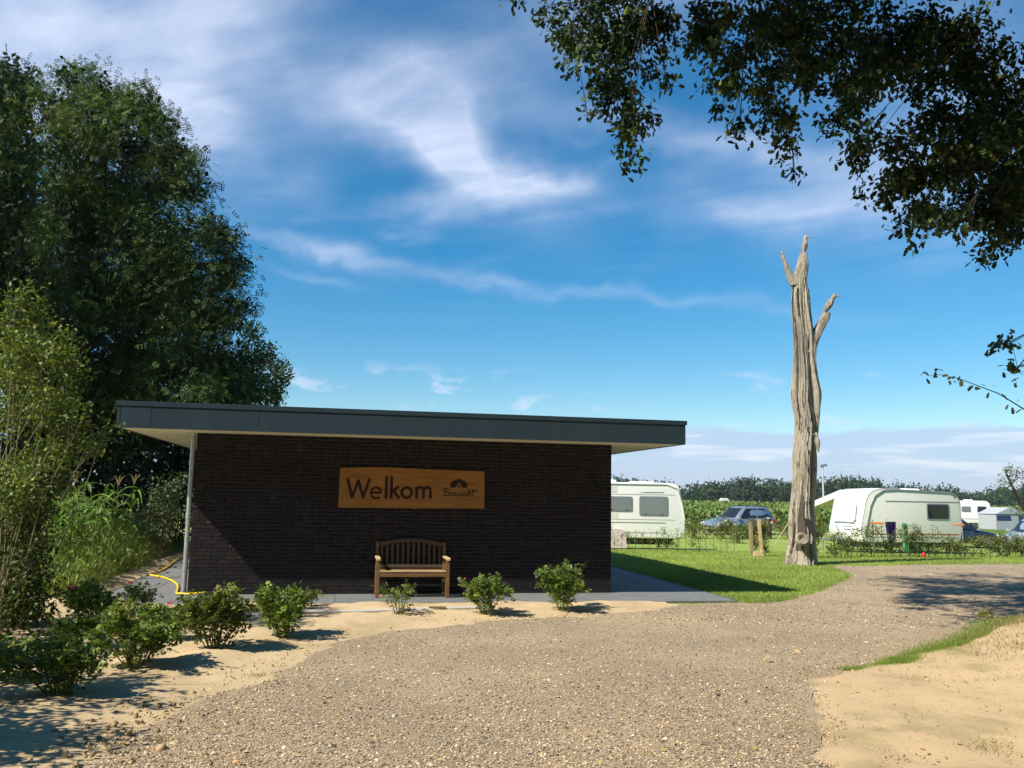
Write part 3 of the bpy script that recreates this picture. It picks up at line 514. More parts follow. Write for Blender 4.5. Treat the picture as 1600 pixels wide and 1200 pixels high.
# bricks: wild bond, stretchers and headers, 42 courses
CP = WH / 42; rows = []
for r_ in range(42):
    x = 0.0; out = []; first = True
    lead = [.105, .21, .158, .10][r_ % 4] if r_ % 2 else random.choice((.10, .158, .21))
    while x < WW - .012:
        L = lead if first else (.21 if random.random() < .74 else .10); first = False
        if WW - x - L < .07: L = WW - x
        out.append((x, min(L, WW - x))); x += L + .0105
    rows.append(out)
allb = [(x, L, r_) for r_, out in enumerate(rows) for x, L in out]
def lit(b):                                   # how large and clear it shows: the sunlit corner and foot of the wall first
    x, L, r_ = b; z = r_ * CP
    return (0 if (z < .25 or (x + L / 2) / 1.12 + (z - .25) / 1.2 < 1.0) else 1, -L if z >= .25 else 0, r_)
allb.sort(key=lit); single = allb[:300]; rest = allb[300:]
def btint():
    t = random.choice(((1, 1, 1), (1.12, 1.02, .98), (.85, .86, .9), (1.2, 1.08, 1.0), (.92, .9, .9), (1.05, .96, .92))); k = random.uniform(.85, 1.15); return tuple(v * k for v in t)
bvar = {}
for x, L, r_ in single:
    key = (round(L, 2), random.randrange(3))
    if key not in bvar:
        me = MB().box((0, .03, 0), (key[0], .066, .0505), jit=.0014).mesh('brick', tint=btint()); me.materials.append(M_brick); bvar[key] = me
    o = link('brick', bvar[key], None, wall); o.location = (x + L / 2, random.uniform(-.002, .002), r_ * CP + CP / 2); o.scale = (L / key[0], 1, 1)
V = []; T = []; tt = []
Q = np.array([(0, 1, 3, 2), (4, 6, 7, 5), (0, 4, 5, 1), (2, 3, 7, 6), (0, 2, 6, 4), (1, 5, 7, 3)])
for k, (x, L, r_) in enumerate(rest):
    b = np.array([(x + L / 2 + a * L / 2, .03 + c * .033, r_ * CP + CP / 2 + d * .02525) for a in (-1, 1) for c in (-1, 1) for d in (-1, 1)]) + rng.normal(0, .0008, (8, 3)); b[:, 1] += random.uniform(-.002, .002)
    V.append(b); T.append(Q + 8 * k); tt.append(np.tile(btint(), (8, 1)))
o = link('bricks', np_mesh('bricks', np.concatenate(V), np.concatenate(T), np.concatenate(tt)), M_brick, wall); tag(o, kind='stuff')
# roof: deck, soffit boards, cladding panels, coping
OL, OF = 1.04, .94; FH = .335; z0 = WH + .004
roof = MB().box((WW / 2, (DEP - OF + 1.2) / 2, z0 + .20), (WW + 2 * OL - .06, DEP + OF + 1.2 - .06, .30)).build('roof', M_roof, bld)
x0, x1, y0, y1 = -OL, WW + OL, -OF, DEP + 1.2
nb = 5
MB().box(((x0 + x1) / 2, (y0 + .02) / 2 - .004, z0 + .02), (x1 - x0 - .05, -y0 - .03, .04)).build('soffit', M_soffit, bld)
MB().box(((x0 - .0) / 2 - .006, (y1 + .03) / 2, z0 + .02), (-x0 - .04, y1 - .08, .04)).build('soffit', M_soffit, bld)
MB().box(((x1 + WW) / 2 + .006, (y1 + .03) / 2, z0 + .02), (x1 - WW - .04, y1 - .08, .04)).build('soffit', M_soffit, bld)
cuts = [x0, x0 + .055, x0 + .50, x0 + 2.1, x0 + 5.1, x0 + 8.1, x1 - .055, x1]
for a, b in zip(cuts[:-1], cuts[1:]):
    MB().box(((a + b) / 2, y0, z0 + FH / 2 - .012), (b - a - .005, .024, FH)).build('cladding_panel', M_fascia, bld, bevel=.003, seg=1)
for sx_, sg in ((x0, 1), (x1, -1)):
    for a, b in zip(np.linspace(y0 + .014, y1, 5)[:-1], np.linspace(y0 + .014, y1, 5)[1:]):
        MB().box((sx_ + sg * .012, (a + b) / 2, z0 + FH / 2 - .012), (.024, b - a - .005, FH)).build('cladding_panel', M_fascia, bld, bevel=.003, seg=1)
zc = z0 + FH + .028
MB().box(((x0 + x1) / 2, y0 + .05, zc), (x1 - x0 + .05, .15, .075)).box((x0 + .05, (y0 + y1) / 2 + .075, zc), (.15, y1 - y0 - .15, .075)).box((x1 - .05, (y0 + y1) / 2 + .075, zc), (.15, y1 - y0 - .15, .075)).build('coping', M_fascia, bld, bevel=.004, seg=1)
MB().box((WW + .12, 2.2, z0 - .002), (.03, .24, .012)).build('soffit_vent', M_trimg, bld)
pipe = MB().tube([(-.062, .05, .0), (-.062, .05, WH - .02)], .040, 14).build('drainpipe', M_zinc, bld, True)
for z_ in (.42, 1.27, 2.14):
    MB().tube([(-.062, .05, z_ - .05), (-.062, .05, z_ + .04)], .046, 14).box((-.03, .085, z_), (.03, .06, .03)).build('collar', M_zinc, pipe, True)

# ------------------------------------------------------------------ welcome sign
sign = empty('welcome_sign', bl(2.345, -.005, 1.42), YAW); tag(sign, 'live-edge wooden board with the word Welkom hanging above the bench', 'sign')
SX, SZ = 2.345, 1.42
top = [(2.345, 2.098), (2.6, 2.112), (2.85, 2.124), (3.1, 2.128), (3.4, 2.122), (3.62, 2.118), (3.74, 2.109), (3.95, 2.109), (4.2, 2.107), (4.35, 2.098), (4.6, 2.100), (4.83, 2.098)]
bot = [(4.838, 1.449), (4.6, 1.451), (4.4, 1.443), (4.15, 1.447), (3.9, 1.438), (3.78, 1.441), (3.62, 1.428), (3.56, 1.432), (3.5, 1.442), (3.44, 1.433), (3.2, 1.432), (2.9, 1.437), (2.6, 1.433), (2.337, 1.430)]
MB().prism([(x - SX, z - SZ) for x, z in top + bot][::-1], -.045, 0).build('board', M_board, sign, bevel=.006, seg=2)
fd0, fd1 = -.0475, -.044
def stroke(nm, lines, w, mat=M_ink, rings=(), par=sign, ox=SX, oz=SZ):
    mb = MB(); k = 0
    for ln in lines: mb.ribbon([(x - ox, z - oz) for x, z in ln], w, fd0 - .0004 * k, fd1); k += 1
    for (cx, cz, rx, rz, a0, a1) in rings:
        n = 26; full = abs(a1 - a0) >= 359; pts = [(cx + rx * math.cos(R(a0 + (a1 - a0) * i / n)) - ox, cz + rz * math.sin(R(a0 + (a1 - a0) * i / n)) - oz) for i in range(n + (0 if full else 1))]
        mb.ribbon(pts, w, fd0 - .0004 * k, fd1, closed=full); k += 1
    return mb.build(nm, mat, par)
BWt = .050
stroke('letter_w', [[(2.475, 1.930), (2.566, 1.592)], [(2.560, 1.605), (2.665, 1.905)], [(2.655, 1.905), (2.752, 1.594)], [(2.746, 1.608), (2.852, 1.936)]], BWt)
stroke('letter_e', [[(2.888, 1.692), (3.045, 1.694)]], .038, rings=[(2.962, 1.690, .085, .090, 0, 318)])
stroke('letter_l', [[(3.132, 1.978), (3.134, 1.594)]], BWt)
stroke('letter_k', [[(3.218, 1.978), (3.220, 1.596)], [(3.345, 1.806), (3.225, 1.705)], [(3.258, 1.725), (3.362, 1.600)]], BWt)
stroke('letter_o', [], BWt, rings=[(3.482, 1.702, .086, .086, 0, 360)])
stroke('letter_m', [[(3.650, 1.808), (3.652, 1.602)], [(3.770, 1.74), (3.772, 1.604)], [(3.888, 1.74), (3.890, 1.606)]], BWt, rings=[(3.711, 1.745, .059, .052, 180, 0), (3.829, 1.745, .059, .052, 180, 0)])
lg = MB()
def disc(mb, cx, cz, rx, rz, d0, n=20):
    mb.prism([(cx + rx * math.cos(2 * math.pi * i / n) - SX, cz + rz * math.sin(2 * math.pi * i / n) - SZ) for i in range(n)], d0, -.044)
for k, (cx, cz, rx, rz) in enumerate([(4.381, 1.915, .035, .045), (4.340, 1.895, .045, .042), (4.425, 1.897, .045, .040), (4.285, 1.860, .05, .055), (4.470, 1.862, .055, .05), (4.31, 1.90, .03, .032), (4.455, 1.893, .03, .03), (4.385, 1.865, .075, .05), (4.255, 1.835, .028, .034), (4.508, 1.838, .028, .032), (4.29, 1.825, .05, .025), (4.47, 1.826, .05, .025)]): disc(lg, cx, cz, rx, rz, fd0 - .0003 * k)
lg = lg.build('logo_tree_mark', M_ink, sign)
MB().prism([(x - SX, z - SZ) for x, z in ((4.315, 1.796), (4.384, 1.902), (4.452, 1.798))][::-1], fd0 - .005, -.044).build('logo_tent', M_board, lg)
MB().prism([(x - SX, z - SZ) for x, z in ((4.352, 1.808), (4.384, 1.858), (4.416, 1.809))][::-1], fd0 - .0056, -.044).build('logo_tent_opening', M_ink, lg)
def arc(cx, cz, rx, rz, a0, a1, n=9): return [(cx + rx * math.cos(R(a0 + (a1 - a0) * i / n)), cz + rz * math.sin(R(a0 + (a1 - a0) * i / n))) for i in range(n + 1)]
sc = [[(4.118, 1.748), (4.102, 1.757), (4.112, 1.776), (4.145, 1.782)], [(4.150, 1.780), (4.128, 1.660)], [(4.146, 1.780), (4.190, 1.786), (4.205, 1.762), (4.180, 1.735), (4.146, 1.726)], [(4.150, 1.728), (4.198, 1.722), (4.206, 1.690), (4.176, 1.662), (4.128, 1.660)],
      arc(4.245, 1.688, .026, .028, 90, 440), [(4.262, 1.712), (4.292, 1.708), (4.312, 1.722)], [(4.312, 1.722), (4.330, 1.702), (4.330, 1.676), (4.300, 1.664), (4.288, 1.674)],
      [(4.345, 1.712), (4.395, 1.716), (4.352, 1.664), (4.400, 1.662), (4.420, 1.68)], [(4.432, 1.716), (4.424, 1.676), (4.434, 1.664), (4.448, 1.676)], [(4.438, 1.738), (4.441, 1.742)],
      arc(4.490, 1.690, .026, .028, 50, 310), [(4.505, 1.668), (4.535, 1.70)], [(4.562, 1.790), (4.535, 1.664)], [(4.540, 1.690), (4.566, 1.716), (4.580, 1.700), (4.572, 1.668), (4.590, 1.664)],
      [(4.640, 1.782), (4.612, 1.676), (4.622, 1.662), (4.645, 1.674)], [(4.555, 1.735), (4.62, 1.752), (4.68, 1.750), (4.722, 1.742)]]
mb = MB()
for k, ln in enumerate(sc):
    mb.ribbon([(x - SX, z - SZ) for x, z in ln], .016, fd0 - .0003 * k, fd1)
mb.build('script_lettering', M_ink, sign)
G7 = {'C': [arc(.011, .015, .011, .015, 50, 310, 6)], 'A': [[(0, 0), (.011, .03), (.022, 0)], [(.005, .010), (.017, .010)]], 'M': [[(0, 0), (.003, .03), (.013, .008), (.023, .03), (.026, 0)]], 'P': [[(0, 0), (0, .03), (.014, .029), (.017, .021), (.013, .013), (0, .013)]],
      'I': [[(0, 0), (0, .03)]], 'N': [[(0, 0), (0, .03), (.020, 0), (.020, .03)]], 'G': [arc(.012, .015, .012, .015, 50, 340, 6) + [(.014, .012)]]}
mb = MB(); k = 0
for ch, xx in zip('CAMPING', (4.262, 4.300, 4.342, 4.390, 4.428, 4.450, 4.492)):
    for ln in G7[ch]: mb.ribbon([(xx + a * 1.1 - SX, 1.598 + b - SZ) for a, b in ln], .006, fd0 - .0002 * k, fd1); k += 1
mb.build('small_lettering', M_inkl, sign)

# ------------------------------------------------------------------ bench
bench = empty('garden_bench', bl(3.585, -.36, .0), YAW); tag(bench, 'wooden slatted garden bench against the dark brick wall under the sign', 'bench')
hw = .575
for sg in (-1, 1):
    MB().box((sg * (hw - .005), -.245, .295), (.062, .060, .59)).build('leg', M_teak, bench, bevel=.004)
    mb = MB(); rt = Matrix.Rotation(R(-8), 3, 'X')
    mb.box((sg * (hw - .01), .245, .22), (.055, .06, .44)).box((sg * (hw - .01), .278, .64), (.055, .05, .46), rt).build('leg', M_teak, bench, bevel=.004)
    MB().prism([(-.315, .600), (-.27, .618), (.0, .615), (.26, .622), (.26, .645), (0, .642), (-.27, .648), (-.315, .640)], sg * (hw - .005) - .036, sg * (hw - .005) + .036, 'x').build('armrest', M_teakpale, bench, bevel=.006)
    MB().box((sg * (hw - .008), 0, .37), (.035, .43, .07)).build('side_rail', M_teak, bench, bevel=.004)
MB().box((0, -.255, .375), (2 * hw - .07, .030, .075)).build('front_rail', M_teak, bench, bevel=.004)
MB().box((0, .235, .37), (2 * hw - .07, .030, .07)).build('rear_rail', M_teak, bench, bevel=.004)
for k in range(6): MB().box((0, -.243 + .086 * k, .427 - .0025 * k), (2 * hw - (.064 if k == 0 else .075), .070, .022)).build('seat_slat', M_teakpale if k == 0 else M_teak, bench, bevel=.003)
MB().box((0, .256, .47), (2 * hw - .08, .028, .05)).build('back_rail', M_teakshade, bench, bevel=.003)
arch = [(-hw + .02 + (2 * hw - .04) * i / 14, .825 + .075 * math.sin(math.pi * i / 14)) for i in range(15)]
MB().prism([(x, z + .03) for x, z in arch] + [(x, z - .03) for x, z in arch[::-1]], .296, .326).build('top_rail', M_teakshade, bench, bevel=.004)
for k in range(12):
    x = -hw + .085 + (2 * hw - .17) * k / 11; h = .80 + .07 * math.sin(math.pi * (x + hw) / (2 * hw)); mb = MB()
    mb.add([(x - .022, .256, .49), (x + .022, .256, .49), (x + .022, .308, h), (x - .022, .308, h), (x - .022, .268, .49), (x + .022, .268, .49), (x + .022, .320, h), (x - .022, .320, h)], [(0, 1, 2, 3), (7, 6, 5, 4), (0, 4, 5, 1), (1, 5, 6, 2), (2, 6, 7, 3), (3, 7, 4, 0)])
    mb.build('back_slat', M_teakshade, bench)
# ------------------------------------------------------------------ trees at the left
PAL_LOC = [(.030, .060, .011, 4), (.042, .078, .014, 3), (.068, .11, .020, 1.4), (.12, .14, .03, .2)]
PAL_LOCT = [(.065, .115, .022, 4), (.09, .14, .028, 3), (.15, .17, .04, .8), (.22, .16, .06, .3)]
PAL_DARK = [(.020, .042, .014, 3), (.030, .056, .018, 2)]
t1 = empty('locust_tree', (-12.6, 24.2, gz(24.2))); tag(t1, 'large dark feathery tree rising behind the left end of the building', 'tree', 'trees at the wood edge')
hi = [c for c in LOCUST if c[2] > 10.5]; lo_ = [c for c in LOCUST if c[2] <= 10.5]
limbs('trunk', None, LOCUST, M_bark, t1, .22, [(-12.6, 24.2, -.1), (-12.5, 24.2, 2), (-12.2, 24.3, 4.5), (-12.3, 24.4, 7), (-12.0, 24.4, 9.2), (-12.1, 24.3, 11.2), (-12.6, 24.2, 13)], kmax=46)
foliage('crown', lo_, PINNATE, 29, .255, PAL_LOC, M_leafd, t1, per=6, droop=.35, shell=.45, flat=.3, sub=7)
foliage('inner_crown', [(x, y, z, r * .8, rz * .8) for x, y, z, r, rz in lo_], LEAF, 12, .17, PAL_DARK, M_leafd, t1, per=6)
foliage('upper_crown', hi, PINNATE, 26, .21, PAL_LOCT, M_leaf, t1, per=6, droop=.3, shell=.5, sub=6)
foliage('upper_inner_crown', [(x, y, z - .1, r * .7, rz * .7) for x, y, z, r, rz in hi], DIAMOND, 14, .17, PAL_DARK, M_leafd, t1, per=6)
t2 = empty('locust_tree', (-15.6, 27.2, gz(27.2))); tag(t2, 'pale-topped tree at the far left edge behind the tall yellow-green shrub', 'tree', 'trees at the wood edge')
limbs('trunk', None, LEFTTREE, M_bark, t2, .15, [(-15.6, 27.2, -.2), (-15.5, 27.2, 4), (-15.8, 27.2, 8), (-15.7, 27.2, 11), (-16, 27.2, 13.5)], kmax=24)
foliage('crown', LEFTTREE, PINNATE, 24, .25, PAL_LOCT, M_leafd, t2, per=6, droop=.3, sub=8)
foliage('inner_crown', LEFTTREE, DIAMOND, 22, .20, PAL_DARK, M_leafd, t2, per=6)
t3 = empty('field_maple_tree', (-8.6, 32.6, gz(32.6))); tag(t3, 'smaller rounded green tree showing past the right side of the big dark tree', 'tree')
limbs('trunk', None, FARTREE, M_bark, t3, .2, [(-8.8, 32.6, -.4), (-8.7, 32.6, 2), (-8.9, 32.6, 4), (-9, 32.6, 6)], kmax=14)
foliage('crown', FARTREE, LEAF, 24, .15, [(.055, .10, .03, 2), (.08, .13, .035, 1)], M_leaf, t3, per=8, droop=.1)
# the wood goes on to the left, out of the picture
SIDE = [(-16.2 + random.uniform(-2.6, 2.2), 19.2 + random.uniform(-2.4, 2.4), random.uniform(4, 11.8), 1.4, 1.3) for k in range(42)]
t4 = empty('locust_tree', (-15.7, 19.3, 0)); tag(t4, 'tree of the wood edge beyond the left border of the picture', 'tree', 'trees at the wood edge')
limbs('trunk', None, SIDE, M_bark, t4, .32, [(-15.7, 19.3, -.1), (-15.6, 19.2, 4), (-15.9, 19.3, 8), (-15.6, 19.1, 10.5), (-15.7, 19.2, 12)], kmax=24)
foliage('crown', SIDE, PINNATE, 14, .42, PAL_LOC, M_leafd, t4, per=6, droop=.3)
und = empty('understorey_shrub', (-10.5, 23.4, 0)); tag(und, 'very dark shrubs in the shade under the big tree left of the building', 'shrub')
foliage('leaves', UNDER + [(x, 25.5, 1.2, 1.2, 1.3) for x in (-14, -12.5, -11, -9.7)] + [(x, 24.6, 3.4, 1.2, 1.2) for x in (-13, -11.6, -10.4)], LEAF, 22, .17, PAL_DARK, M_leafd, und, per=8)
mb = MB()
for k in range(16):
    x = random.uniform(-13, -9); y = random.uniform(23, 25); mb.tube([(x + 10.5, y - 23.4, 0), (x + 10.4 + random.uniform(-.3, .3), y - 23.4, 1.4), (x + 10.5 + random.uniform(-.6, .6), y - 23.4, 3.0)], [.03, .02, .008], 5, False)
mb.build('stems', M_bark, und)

# tall yellow-green shrub at the left border
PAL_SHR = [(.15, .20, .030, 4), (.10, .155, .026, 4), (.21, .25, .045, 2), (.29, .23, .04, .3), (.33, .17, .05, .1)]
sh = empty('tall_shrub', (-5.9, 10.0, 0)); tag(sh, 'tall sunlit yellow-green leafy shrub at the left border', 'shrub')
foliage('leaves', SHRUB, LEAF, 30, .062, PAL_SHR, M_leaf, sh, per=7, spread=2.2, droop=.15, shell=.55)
foliage('lower_leaves', LOW, LEAF, 40, .066, [(.06, .085, .018, 3), (.08, .11, .022, 2)], M_leaf, sh, per=7, spread=2.0, shell=.5)  # darker palette paints shade into the lower leaves
mb = MB()
for k, (x, y, z, r, rz) in enumerate(SHRUB + LOW):
    b = Vector((random.uniform(-.5, .4), random.uniform(-.3, .3), 0)); e = Vector((x + 5.9 + random.uniform(-r, r) * .8, y - 10 + random.uniform(-r, r) * .8, z + random.uniform(-.4, .9) * rz)); md = b.lerp(e, .55) + Vector((random.uniform(-.15, .15), random.uniform(-.15, .15), .12))
    mb.tube([b, md, e], [.009, .006, .0025], 5, False)
    for q in range(3):
        e2 = e + Vector((random.uniform(-.25, .25), random.uniform(-.2, .2), random.uniform(.0, .3))); mb.tube([md.lerp(e, .6), e2], [.004, .0015], 4, False)
mb.build('stems', material('pale_stem', (.20, .17, .10), .8, .2), sh)
PAL_GRN = [(.06, .10, .02, 3), (.09, .13, .025, 2), (.13, .16, .03, 1)]
for k, (x, y, h, r) in enumerate(((-5.1, 6.35, 2.2, .75), (-6.5, 7.9, 2.4, .9), (-4.7, 5.15, 2.1, .7), (-4.3, 4.1, 1.3, .6))):
    ob = empty('border_shrub', (x, y, 0)); tag(ob, ('third', 'farthest', 'second', 'nearest')[k] + ' leafy shrub of four just outside the left border of the picture', 'shrub', 'shrubs beyond the left border')
    foliage('leaves', [(x + random.uniform(-r, r) * .7, y + random.uniform(-r, r) * .7, random.uniform(.3, h), .4, .35) for q in range(15)], LEAF, 16, .085, PAL_GRN, M_leaf, ob, per=7, spread=2.2)
    mb = MB()
    for q in range(14): mb.tube([(random.uniform(-.2, .2), random.uniform(-.2, .2), 0), (random.uniform(-.4, .4), random.uniform(-.4, .4), h * .5), (random.uniform(-.8, .8), random.uniform(-.8, .8), h)], [.014, .01, .004], 5, False)
    mb.build('stems', M_twig, ob)

# ------------------------------------------------------------------ maize, weeds, grey shrub beside the building
def maize_meshes():
    out = []
    for k in range(5):
        n = 7; L = random.uniform(.55, .85); V = []; F = []; rise = random.uniform(.5, .75); fall = random.uniform(.7, 1.15)
        for i in range(n + 1):
            t = i / n; w = .040 * (1 - t ** 2.2) * (1 if t > .05 else .5); x = L * t * .8; z = L * (rise * t - fall * t * t * .8)
            V += [(x, -w, z + w * .5), (x, 0, z), (x, w, z + w * .5)]
        for i in range(n):
            a = 3 * i; F += [(a, a + 1, a + 4, a + 3), (a + 1, a + 2, a + 5, a + 4)]
        me = MB().add(V, F).mesh('leaf', True, tint=random.choice(((.15, .28, .05), (.18, .31, .06), (.23, .33, .09), (.12, .24, .04)))); me.materials.append(M_leaf); out.append(me)
    return out
MZ = maize_meshes()
MZS = MB().tube([(0, 0, 0), (.01, 0, .6), (0, .01, 1.3), (.01, 0, 1.75)], [.016, .014, .010, .004], 6).mesh('stalk', True); MZS.materials.append(M_stem)
tas = MB()
for k in range(7): a = k * .9; tas.tube([(0, 0, 1.7), (.05 * math.cos(a), .05 * math.sin(a), 1.85), (.12 * math.cos(a), .12 * math.sin(a), 1.93)], [.004, .004, .002], 4)
MZT = tas.mesh('tassel'); MZT.materials.append(material('tassel', (.35, .28, .12), .9, .1))
spots = []
while len(spots) < 70:
    y = random.uniform(14.6, 20.5); wx = float(weed_x(y)); x = wx - random.uniform(.7, 3.4)
    if x / y < -.70: continue
    if all((x - a) ** 2 + (y - b) ** 2 > .09 for a, b in spots): spots.append((x, y))
for i, (x, y) in enumerate(sorted(spots, key=lambda s: s[1])):
    mz = empty('maize_plant', (x, y, -.02), random.uniform(0, 6.28)); tag(mz, 'green maize plant in the stand behind the weeds left of the building', 'maize plant', 'maize stand left of the building')
    s = random.uniform(.82, 1.06); mz.scale = (s, s, s)
    link('stalk', MZS, None, mz)
    if random.random() < .2: link('tassel', MZT, None, mz)
    for k in range(10):
        lf = link('leaf', random.choice(MZ), None, mz); lf.location = (0, 0, .22 + .145 * k); lf.rotation_euler = (random.uniform(-.2, .2), random.uniform(-.25, .1), k * math.pi + random.uniform(-.6, .6))
# weeds: thin stems, narrow leaves, seed heads
n = 15000; y = 13.2 + 12.5 * rng.random(n) ** 1.1; off = np.abs(rng.normal(0, .8, n)) + .02 + .25 * vnoise(y, y * 0, .6, 4); x = weed_x(y) - off
Hh = (.22 + .65 * np.clip(off / 1.0, 0, 1)) * (.6 + .8 * vnoise(x, y, .5, 9)); hz = rng.random(n) ** .7
P = np.stack([x, y, -.02 + hz * Hh], 1); A = norm(np.stack([rng.normal(0, .55, n), rng.normal(0, .55, n), rng.uniform(.1, 1.3, n)], 1))
tt = palette_tint(n, [(.26, .34, .065, 3), (.20, .31, .05, 4), (.38, .38, .12, 1.0), (.14, .23, .04, 2), (.50, .42, .2, .35)])
V, T, t2_ = instances(LEAF[0] * np.array([1, .45, 1]), LEAF[1], frames(A, rsph(n)), P, rng.uniform(.05, .13, (n, 1)), tt)
n2 = 4200; y = 13.2 + 12.5 * rng.random(n2) ** 1.1; off = np.abs(rng.normal(0, .8, n2)) + .02; x = weed_x(y) - off; L = (.25 + .65 * np.clip(off, 0, 1)) * (.6 + .7 * vnoise(x, y, .5, 9))
A = norm(np.stack([rng.normal(0, .2, n2), rng.normal(0, .2, n2), np.ones(n2)], 1)); tt2 = palette_tint(n2, [(.24, .31, .065, 3), (.40, .36, .16, 1), (.17, .26, .05, 3)])
V2, T2, t3_ = instances(BLADE[0] * np.array([1, .018, 1]), BLADE[1], frames(A, rsph(n2)), np.stack([x, y, np.full(n2, -.03)], 1), (L * 1.15)[:, None], tt2)
tag(link('tall_weeds', np_mesh('tall_weeds', np.concatenate([V, V2]), np.concatenate([T, T2 + len(V)]), np.concatenate([t2_, t3_])), M_leaf), 'yellow-green tall weeds and grasses along the sand strip left of the building', 'weeds', kind='stuff')
gs = empty('grey_shrub', (-8.9, 21.4, 0)); tag(gs, 'grey-green shrub with bare brown twigs beside the left corner of the building', 'shrub')
foliage('leaves', [(-8.35, 21.3, 1.7, .45, .35), (-8.2, 21.4, 1.2, .45, .35), (-8.75, 21.3, 1.35, .4, .4), (-8.5, 21.4, .8, .6, .45), (-8.15, 21.5, 1.95, .2, .2)], LEAF, 14, .085, [(.13, .17, .08, 2), (.17, .21, .10, 1.5), (.09, .12, .05, 1)], M_leaf, gs, per=6)
mb = MB()
for k in range(44):
    a = Vector((random.uniform(-.6, .5), random.uniform(-.3, .3), 0)); e = a + Vector((random.uniform(-.5, .4), random.uniform(-.3, .3), random.uniform(1.0, 1.75))); mb.tube([a, a.lerp(e, .5) + Vector((random.uniform(-.08, .08), 0, 0)), e], [.010, .007, .002], 4, False)
mb.build('twigs', material('brown_twig', (.17, .11, .07), .9, .1), gs)

# ------------------------------------------------------------------ roses along the sand bed
PAL_ROSE = [(.13, .20, .035, 4), (.18, .25, .045, 3), (.085, .14, .028, 3), (.27, .32, .07, 1.2)]
PET = []
def flower(parent, loc, r, c, name='flower'):
    V = []; F = []
    for ring, (nr, rad, up) in enumerate(((6, 1.0, .15), (5, .72, .42), (4, .42, .62))):
        for k in range(nr):
            a = 2 * math.pi * k / nr + ring * .4; w = .62 * math.pi / nr * 2; o = len(V)
            V += [(0, 0, 0), (rad * .6 * math.cos(a - w / 2), rad * .6 * math.sin(a - w / 2), up * .7), (rad * math.cos(a), rad * math.sin(a), up + .08), (rad * .6 * math.cos(a + w / 2), rad * .6 * math.sin(a + w / 2), up * .7)]
            F += [(o, o + 1, o + 2), (o, o + 2, o + 3)]
    ob = MB().add([(x * r, y * r, z * r) for x, y, z in V], F).build(name, M_petal, parent, tint=c); ob.location = loc; ob.rotation_euler = (random.uniform(.2, .8), random.uniform(-.4, .1), random.uniform(0, 6)); return ob
def rose(loc, h, w, label, dens=1.0, flowers=(), size=.092, pal=PAL_ROSE, nst=11, shape='round', cat='rose bush', group='roses in the sand bed'):
    o = empty('rose_bush', (loc[0], loc[1], 0.0)); tag(o, label, cat, group); st = MB(); tips = []
    for k in range(nst):
        a = 2 * math.pi * (k + random.random() * .7) / nst; rr_ = w / 2 * random.uniform(.35, .98); hh = h * (random.uniform(.55, .93) if rr_ > w * .28 else random.uniform(.75, 1.0))
        e = Vector((rr_ * math.cos(a), rr_ * math.sin(a) * .9, hh)); b = Vector((.04 * math.cos(a), .04 * math.sin(a), -.02)); md = b.lerp(e, .5) + Vector((random.uniform(-.03, .03), random.uniform(-.03, .03), .06 * h)); st.tube([b, md, e], [.007, .005, .002], 5, False)
        tips.append((b, md, e))
        for q in range(2):
            s = md.lerp(e, random.uniform(0, .7)); e2 = s + Vector((random.uniform(-1, 1) * w * .2, random.uniform(-1, 1) * w * .2, random.uniform(.0, .2) * h)); st.tube([s, e2], [.004, .0015], 4, False); tips.append((s, s.lerp(e2, .5), e2))
    st.build('stems', M_stem, o)
    kk = random.uniform(.75, 1.2); pal = [(a * kk * random.uniform(.9, 1.15), b * kk, c * kk, d) for a, b, c, d in pal]; n = int(dens * 1050 * w * h / .5); P = []; D = []
    for k in range(n):
        b, md, e = random.choice(tips); t = random.random() ** .75; t = .12 + .88 * t; p = (b.lerp(md, t * 2) if t < .5 else md.lerp(e, t * 2 - 1)); P.append(p + Vector((random.gauss(0, .035), random.gauss(0, .035), random.gauss(0, .03)))); d = p.copy(); d.z = .1; D.append(d + Vector((random.gauss(0, .25), random.gauss(0, .25), random.gauss(.05, .2))))
    P = np.array(P); D = norm(np.array(D) + 1e-6); P[:, 2] = np.maximum(P[:, 2], .03)
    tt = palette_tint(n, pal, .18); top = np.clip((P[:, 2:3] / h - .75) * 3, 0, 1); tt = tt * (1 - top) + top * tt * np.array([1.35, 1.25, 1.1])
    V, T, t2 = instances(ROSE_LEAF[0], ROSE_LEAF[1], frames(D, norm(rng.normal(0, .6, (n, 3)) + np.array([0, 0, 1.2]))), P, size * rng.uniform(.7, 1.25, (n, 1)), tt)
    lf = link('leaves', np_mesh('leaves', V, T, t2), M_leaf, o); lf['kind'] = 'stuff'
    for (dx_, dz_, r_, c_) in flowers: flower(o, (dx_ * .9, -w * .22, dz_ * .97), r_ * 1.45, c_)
    return o
PINK = (.72, .03, .30); RED = (.38, .012, .07); PALE = (.75, .28, .30); FADE = (.55, .26, .14)
rose((.80, 13.05), .74, .86, 'tall leafy rose bush near the right end of the brick wall', 1.0)
rose((-.33, 12.47), .60, .66, 'leafy rose bush just right of the bench with one pale bud', 1.05, [(-.31, .53, .022, PALE)])
rose((-1.49, 12.19), .50, .56, 'small sparse rose with few leaves in front of the bench', .22, [(-.28, .30, .03, PALE)], nst=7)
rose((-2.61, 10.26), .64, .70, 'rounded rose bush beside the gravel in the middle of the row', 1.35, nst=14)
rose((-3.07, 9.32), .68, .74, 'thick dark green rose bush with a long shadow to its right', 1.4, nst=14)
rose((-3.48, 8.35), .62, .88, 'wide rose bush with a pink flower, nearer the camera', 1.2, [(.40, .66, .03, PINK), (-.12, .56, .03, FADE)], nst=15)
rose((-3.62, 7.25), .50, .92, 'low spreading rose bush nearest the camera, mostly in shade', 1.05, nst=14)
